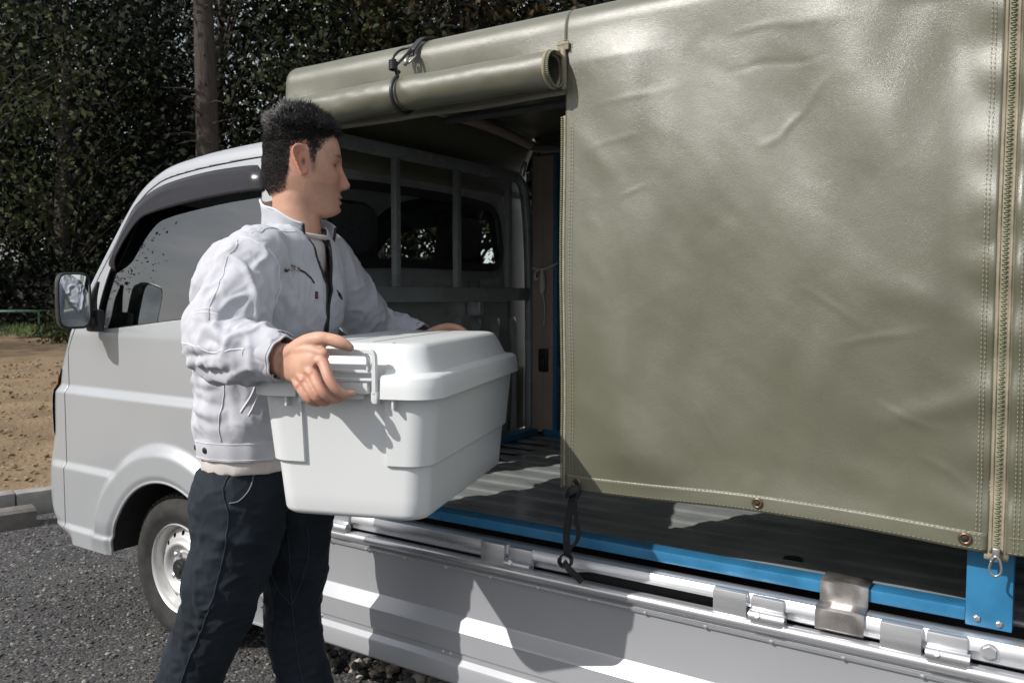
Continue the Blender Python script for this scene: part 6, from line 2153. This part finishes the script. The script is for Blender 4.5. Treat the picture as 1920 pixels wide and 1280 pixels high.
cuff([(0.212, -0.327, 1.149), (0.240, -0.332, 1.145), (0.274, -0.3385, 1.139)], 0.0545, 0.0455)
cuff([(0.185, 0.424, 1.152), (0.205, 0.420, 1.146), (0.230, 0.413, 1.137)], 0.0470, 0.0450)
hb_ = []
an = np.linspace(0, 2*math.pi, 120, endpoint=False)
for z in np.linspace(0.884, 0.932, 8):
    row = smooth_tab(np.array(TORSO)[:, [2, 0, 1, 3, 4, 5]], np.array([max(z, 0.888)]))[0]
    e = 2/row[4]
    bulge = 0.0045 + 0.0016*math.sin((z-0.884)/0.048*math.pi) + 0.0022*np.sin(an*9+1.0)*vnoise(np.c_[an*2, 0*an, 0*an]) + 0.0012*np.sin(an*17)
    x = row[0] + np.sign(np.cos(an))*np.abs(np.cos(an))**e*(row[2]+bulge)
    y = row[1] + np.sign(np.sin(an))*np.abs(np.sin(an))**e*(row[3]+bulge)
    hb_.append(np.c_[x, y, np.full(120, z)])
hbi = [np.array([0, 0, 0.0]) + np.c_[q[:, 0]*0.97, q[:, 1]*0.97, q[:, 2]] for q in hb_[::-1]]
hbo = mk('hem_band', *loft(hb_ + hbi, cap=False), M['jacket'], jk, sharp=60)
mk('hem_stitch', *tube(np.concatenate([hb_[6], hb_[6][:1]])*[1.004, 1.004, 1], 0.0009, 5, cap=False), M['jseam'], hbo)
mk('hem_stitch', *tube(np.concatenate([hb_[0], hb_[0][:1]])*[1.004, 1.004, 1]+[0, 0, 0.004], 0.0009, 5, cap=False), M['jseam'], hbo)



def seam(name, path, r=0.0013, m='jseam', off=0.0026, n=40, parent=None, bvh=None, flat=0.5):
    return mk(name, *tube(on(path, n, off, bvh), r, 6, flat=flat), M[m], parent or jk)


seam('pocket_zip', [(0.130, -0.142, 1.328), (0.140, -0.120, 1.327), (0.148, -0.098, 1.3246), (0.1545, -0.080, 1.319), (0.161, -0.063, 1.308), (0.167, -0.048, 1.292)], 0.0042, 'zipblack', 0.002)
seam('pocket_welt', [(0.130, -0.142, 1.334), (0.140, -0.120, 1.333), (0.148, -0.098, 1.331), (0.156, -0.078, 1.322)], 0.0026, 'jacket', 0.003)
pz_ = snap((0.138, -0.126, 1.3275), 0.006)
mk('zip_pull', *cat_meshes([bx(pz_, (0.008, 0.020, 0.008), 0.002), bx(pz_+[0.006, 0.016, -0.001], (0.004, 0.016, 0.007), 0.002)]), M['steel'], jk)
tg = snap((0.1686, -0.0424, 1.2638), 0.002)
tgo = mk('brand_tab', *bx(tg, (0.004, 0.0095, 0.017), 0.0008), mat('navy_tab', (0.02, 0.02, 0.06), 0.7), jk)
mk('tab_mark', *bx(tg+[0.0012, -0.0002, 0.0], (0.003, 0.0062, 0.0085), 0.0006), mat('red_tab', (0.45, 0.03, 0.04), 0.7), tgo)
mk('pocket_corner', *cat_meshes([tube(on([(0.1757, 0.0386, 1.276), (0.173, 0.055, 1.264), (0.171, 0.0723, 1.2543)], 3, 0.002), [0.002, 0.006, 0.0035], 6, 12, flat=0.4)]) , M['zipblack'], jk)
seam('pocket_stitch', [(0.128, -0.145, 1.322), (0.135, -0.140, 1.27), (0.138, -0.130, 1.20), (0.1450, -0.110, 1.172), (0.156, -0.060, 1.167), (0.1626, -0.022, 1.168)])
seam('yoke_seam', [(0.105, -0.195, 1.375), (0.115, -0.150, 1.394), (0.113, -0.105, 1.405), (0.130, -0.065, 1.405)], 0.0022)
seam('armhole_seam', [(0.09, -0.205, 1.378), (0.130, -0.205, 1.352), (0.160, -0.198, 1.322), (0.170, -0.196, 1.288), (0.165, -0.200, 1.255), (0.15, -0.21, 1.225)], 0.0022)
seam('sleeve_seam', [(0.095, -0.225, 1.370), (0.102, -0.290, 1.3228), (0.112, -0.325, 1.2786), (0.112, -0.3505, 1.2411), (0.1115, -0.3527, 1.2144)], 0.0020)
for k in (0.0, -0.008):
    seam('elbow_stitch', [(0.055, -0.335, 1.230+k), (0.085, -0.346, 1.236+k), (0.1153, -0.352, 1.2379+k), (0.130, -0.347, 1.231+k)], 0.0014)
seam('sleeve_seam', [(0.0405, -0.3416, 1.1673), (0.0977, -0.3726, 1.1616), (0.1369, -0.3744, 1.1519), (0.1904, -0.3792, 1.1586), (0.216, -0.376, 1.160)], 0.0020)
seam('side_pocket', [(0.085, -0.150, 1.085), (0.0677, -0.156, 1.0386), (0.0482, -0.1709, 1.0)], 0.0030)
seam('side_pocket', [(0.098, -0.142, 1.083), (0.080, -0.150, 1.035), (0.064, -0.162, 0.992)], 0.0024)
seam('side_seam', [(0.020, -0.190, 1.10), (0.0101, -0.1855, 1.0401), (-0.0002, -0.1874, 0.9674), (0.0, -0.186, 0.93)], 0.0020)
for nm, p_, nrm_ in (('cuff_snap', (0.2455, -0.374, 1.149), (0.1, -1, 0.15)), ('hem_snap', (-0.048, -0.1685, 0.908), (-0.2, -1, 0)), ('hem_snap', (-0.088, -0.1480, 0.909), (-0.5, -1, 0))):
    nv_ = np.array(nrm_, float)
    nv_ /= np.linalg.norm(nv_)
    p_ = np.array(p_) + nv_*0.0035
    mk(nm, *tube([p_-nv_*0.004, p_+nv_*0.0012, p_+nv_*0.0026], [0.0075, 0.0072, 0.0045], 18, up=(0, 0, 1)), M['snap'], jk, sharp=40)

# ---- T-shirt
TEE = [(x-0.002 if z < 1.1 else x-0.010, y, z-0.0, ax-(0.006 if z < 0.95 else 0.026), ay_-(0.006 if z < 0.95 else 0.03), e) for x, y, z, ax, ay_, e in TORSO[:9]]
TEE = [(-0.013, 0, 0.850, 0.1235, 0.1655, 2.25), (-0.013, 0, 0.872, 0.1235, 0.1655, 2.25)] + TEE
tme_, TV, TE = voxel(cat_meshes([etube(TEE, 56, 50), tube([(0.055, 0.018, 1.35), (0.070, 0.028, 1.395), (0.076, 0.034, 1.415)], [0.100, 0.080, 0.068], 32, 14)]), 0.005, 4)
TN = vnormals(tme_)
setco(tme_, TV + TN*(0.003*(ridged(TV*[22, 22, 12], 4)-0.4))[:, None])
tee = link('t_shirt', tme_, M['tee'], PE)
mk('neckband', *tube([(0.076+0.070*math.cos(a), 0.034+0.070*math.sin(a), 1.418-0.016*math.cos(a)) for a in np.linspace(0, 2*math.pi, 50)], 0.006, 10, cap=False), M['tee'], tee)

# ---- jeans
RL = ([(-0.024, -0.070, 0.85), (-0.030, -0.086, 0.80), (-0.022, -0.092, 0.735), (-0.030, -0.097, 0.66), (-0.062, -0.102, 0.565), (-0.090, -0.102, 0.48), (-0.128, -0.102, 0.40), (-0.166, -0.102, 0.31), (-0.205, -0.102, 0.20), (-0.238, -0.102, 0.10), (-0.242, -0.102, 0.07)],
      [0.080, 0.102, 0.107, 0.101, 0.092, 0.083, 0.079, 0.074, 0.066, 0.062, 0.060])
LL = ([(-0.010, 0.070, 0.85), (-0.004, 0.088, 0.80), (0.008, 0.094, 0.73), (0.012, 0.098, 0.66), (0.012, 0.100, 0.56), (0.004, 0.100, 0.47), (0.006, 0.100, 0.38), (0.030, 0.100, 0.28), (0.055, 0.100, 0.18), (0.070, 0.100, 0.10), (0.074, 0.100, 0.07)],
      [0.080, 0.102, 0.102, 0.094, 0.084, 0.074, 0.071, 0.066, 0.062, 0.060, 0.059])
pme, PV, PEd = voxel(cat_meshes([etube([(-0.022, 0, 0.735, 0.085, 0.12), (-0.022, 0, 0.79, 0.116, 0.168), (-0.018, 0, 0.835, 0.113, 0.158), (-0.015, 0, 0.862, 0.106, 0.146), (-0.014, 0, 0.878, 0.100, 0.140)], 48, 24), tube(*RL, 36, 90), tube(*LL, 36, 90)]), 0.0042, 8)
PN = vnormals(pme)
d = 0.004*(vnoise(PV*13)-0.5)*2
legz = PV[:, 2]
q = PV @ rot_to((0.2, 1, 0.25), 2.6).T
d += 0.0075*(ridged(q*[24, 24, 30], 7)-0.33)*(0.35+0.65*np.exp(-((legz-0.52)/0.10)**2)+0.9*ss(0.36, 0.22, legz))
q = PV @ rot_to((0.5, 1, -0.6), 2.6).T
d += 0.006*(ridged(q*[18, 18, 20], 1)-0.33)*ss(0.60, 0.70, legz)
PF = [((-0.13, -0.10, 0.80), (-0.06, -0.19, 0.76), 0.010, 0.007), ((-0.135, -0.08, 0.76), (-0.07, -0.18, 0.735), 0.010, 0.008), ((-0.12, -0.09, 0.72), (-0.05, -0.19, 0.71), 0.009, 0.006), ((0.07, -0.12, 0.78), (0.0, -0.20, 0.70), 0.012, 0.006),
      ((-0.14, -0.10, 0.56), (-0.06, -0.19, 0.53), 0.008, 0.008), ((-0.15, -0.10, 0.53), (-0.06, -0.19, 0.50), 0.008, 0.007), ((0.02, -0.11, 0.60), (-0.06, -0.195, 0.56), 0.009, 0.006), ((-0.01, -0.13, 0.50), (-0.10, -0.185, 0.47), 0.008, 0.008), ((-0.02, -0.12, 0.46), (-0.12, -0.18, 0.44), 0.008, 0.007),
      ((-0.05, -0.12, 0.40), (-0.15, -0.18, 0.385), 0.008, 0.007), ((-0.08, -0.12, 0.35), (-0.18, -0.17, 0.335), 0.008, 0.007), ((0.09, 0.08, 0.64), (0.0, 0.02, 0.60), 0.009, 0.008), ((0.095, 0.09, 0.60), (0.01, 0.02, 0.565), 0.008, 0.008), ((0.095, 0.09, 0.53), (0.01, 0.03, 0.50), 0.008, 0.009), ((0.085, 0.09, 0.48), (0.0, 0.03, 0.46), 0.008, 0.008),
      ((0.08, 0.08, 0.42), (0.0, 0.03, 0.40), 0.008, 0.008), ((-0.06, 0.08, 0.45), (0.02, 0.03, 0.43), 0.008, 0.007), ((0.08, 0.08, 0.36), (0.02, 0.035, 0.335), 0.008, 0.008), ((0.10, 0.08, 0.30), (0.03, 0.04, 0.285), 0.008, 0.008)]
d += fold_field(PV, PF)
d += 0.0025*(ridged((PV @ rot_to((0.3, 1, 0.2), 2.0).T)*48, 16)-0.3)
PV2 = lap(PV + PN*d[:, None], PEd, 1)
setco(pme, PV2)
pbvh = BVHTree.FromPolygons([tuple(v) for v in PV2], [tuple(p.vertices) for p in pme.polygons])
jn = link('jeans', pme, M['denim'], PE)
seam('pocket_piping', [(0.0549, -0.1329, 0.866), (0.0575, -0.1415, 0.8337), (0.0524, -0.1591, 0.8126), (0.0386, -0.174, 0.7966), (0.0253, -0.1851, 0.7945)], 0.0024, 'dpipe', 0.0025, 40, jn, pbvh)
seam('side_seam', [(0.012, -0.1746, 0.866), (0.0062, -0.1811, 0.8387), (0.0133, -0.1878, 0.804), (0.0249, -0.1889, 0.7747), (0.0208, -0.1907, 0.7259), (0.0134, -0.1919, 0.6765), (-0.0054, -0.1877, 0.6239), (-0.0188, -0.1907, 0.5738), (-0.0492, -0.1816, 0.5168), (-0.0769, -0.1764, 0.4607), (-0.1036, -0.1785, 0.4069), (-0.1257, -0.1755, 0.3536), (-0.17, -0.17, 0.25), (-0.21, -0.16, 0.13)], 0.0022, 'dseam', 0.0018, 120, jn, pbvh)
seam('inner_seam', [(0.0499, 0.0094, 0.6731), (0.0483, 0.0169, 0.6034), (0.0439, 0.0266, 0.5318), (0.0451, 0.0306, 0.4826), (0.0426, 0.0424, 0.4159), (0.0512, 0.046, 0.3323), (0.0636, 0.0449, 0.2859), (0.075, 0.045, 0.18)], 0.0020, 'dseam', 0.0015, 80, jn, pbvh)
seam('knee_seam', [(-0.02, 0.030, 0.585), (0.0088, 0.0211, 0.5298), (0.0418, 0.0286, 0.4871)], 0.0018, 'dseam', 0.0015, 30, jn, pbvh)
seam('knee_seam', [(0.0895, 0.0313, 0.6908), (0.0845, 0.0451, 0.6255), (0.0687, 0.0363, 0.5449), (0.0451, 0.0306, 0.4868)], 0.0018, 'dseam', 0.0015, 40, jn, pbvh)
# shoes
for (x, y, a, pit) in ((-0.235, -0.102, -0.05, 0.0), (0.085, 0.10, 0.10, 0.0)):
    st = [(-0.085, 0, 0.045, 0.030, 0.012), ]
    rr_ = []
    for t, hw, hh, zc_ in ((-0.088, 0.012, 0.03, 0.04), (-0.08, 0.030, 0.045, 0.045), (-0.04, 0.038, 0.055, 0.055), (0.02, 0.039, 0.052, 0.052), (0.08, 0.043, 0.040, 0.042), (0.13, 0.045, 0.032, 0.036), (0.165, 0.036, 0.026, 0.030), (0.18, 0.015, 0.014, 0.022)):
        an = np.linspace(0, 2*math.pi, 20, endpoint=False)
        rr_.append(np.c_[np.full(20, t), hw*np.sign(np.cos(an))*np.abs(np.cos(an))**0.8, np.maximum(0.012, zc_+hh*np.sin(an))])
    V, Fs = loft(rr_)
    ro = np.array([[math.cos(a), -math.sin(a), 0], [math.sin(a), math.cos(a), 0], [0, 0, 1]])
    sh = mk('shoe', V @ ro.T + [x, y, 0], Fs, M['black'], PE)
    sole = []
    for t, hw in ((-0.09, 0.02), (-0.08, 0.034), (0.0, 0.042), (0.08, 0.046), (0.13, 0.047), (0.168, 0.036), (0.184, 0.014)):
        sole.append(np.array([(t, -hw, 0.0), (t, hw, 0.0), (t, hw, 0.02), (t, -hw, 0.02)]))
    V, Fs = loft(sole)
    mk('sole', V @ ro.T + [x, y, 0], Fs, M['rubber'], sh)
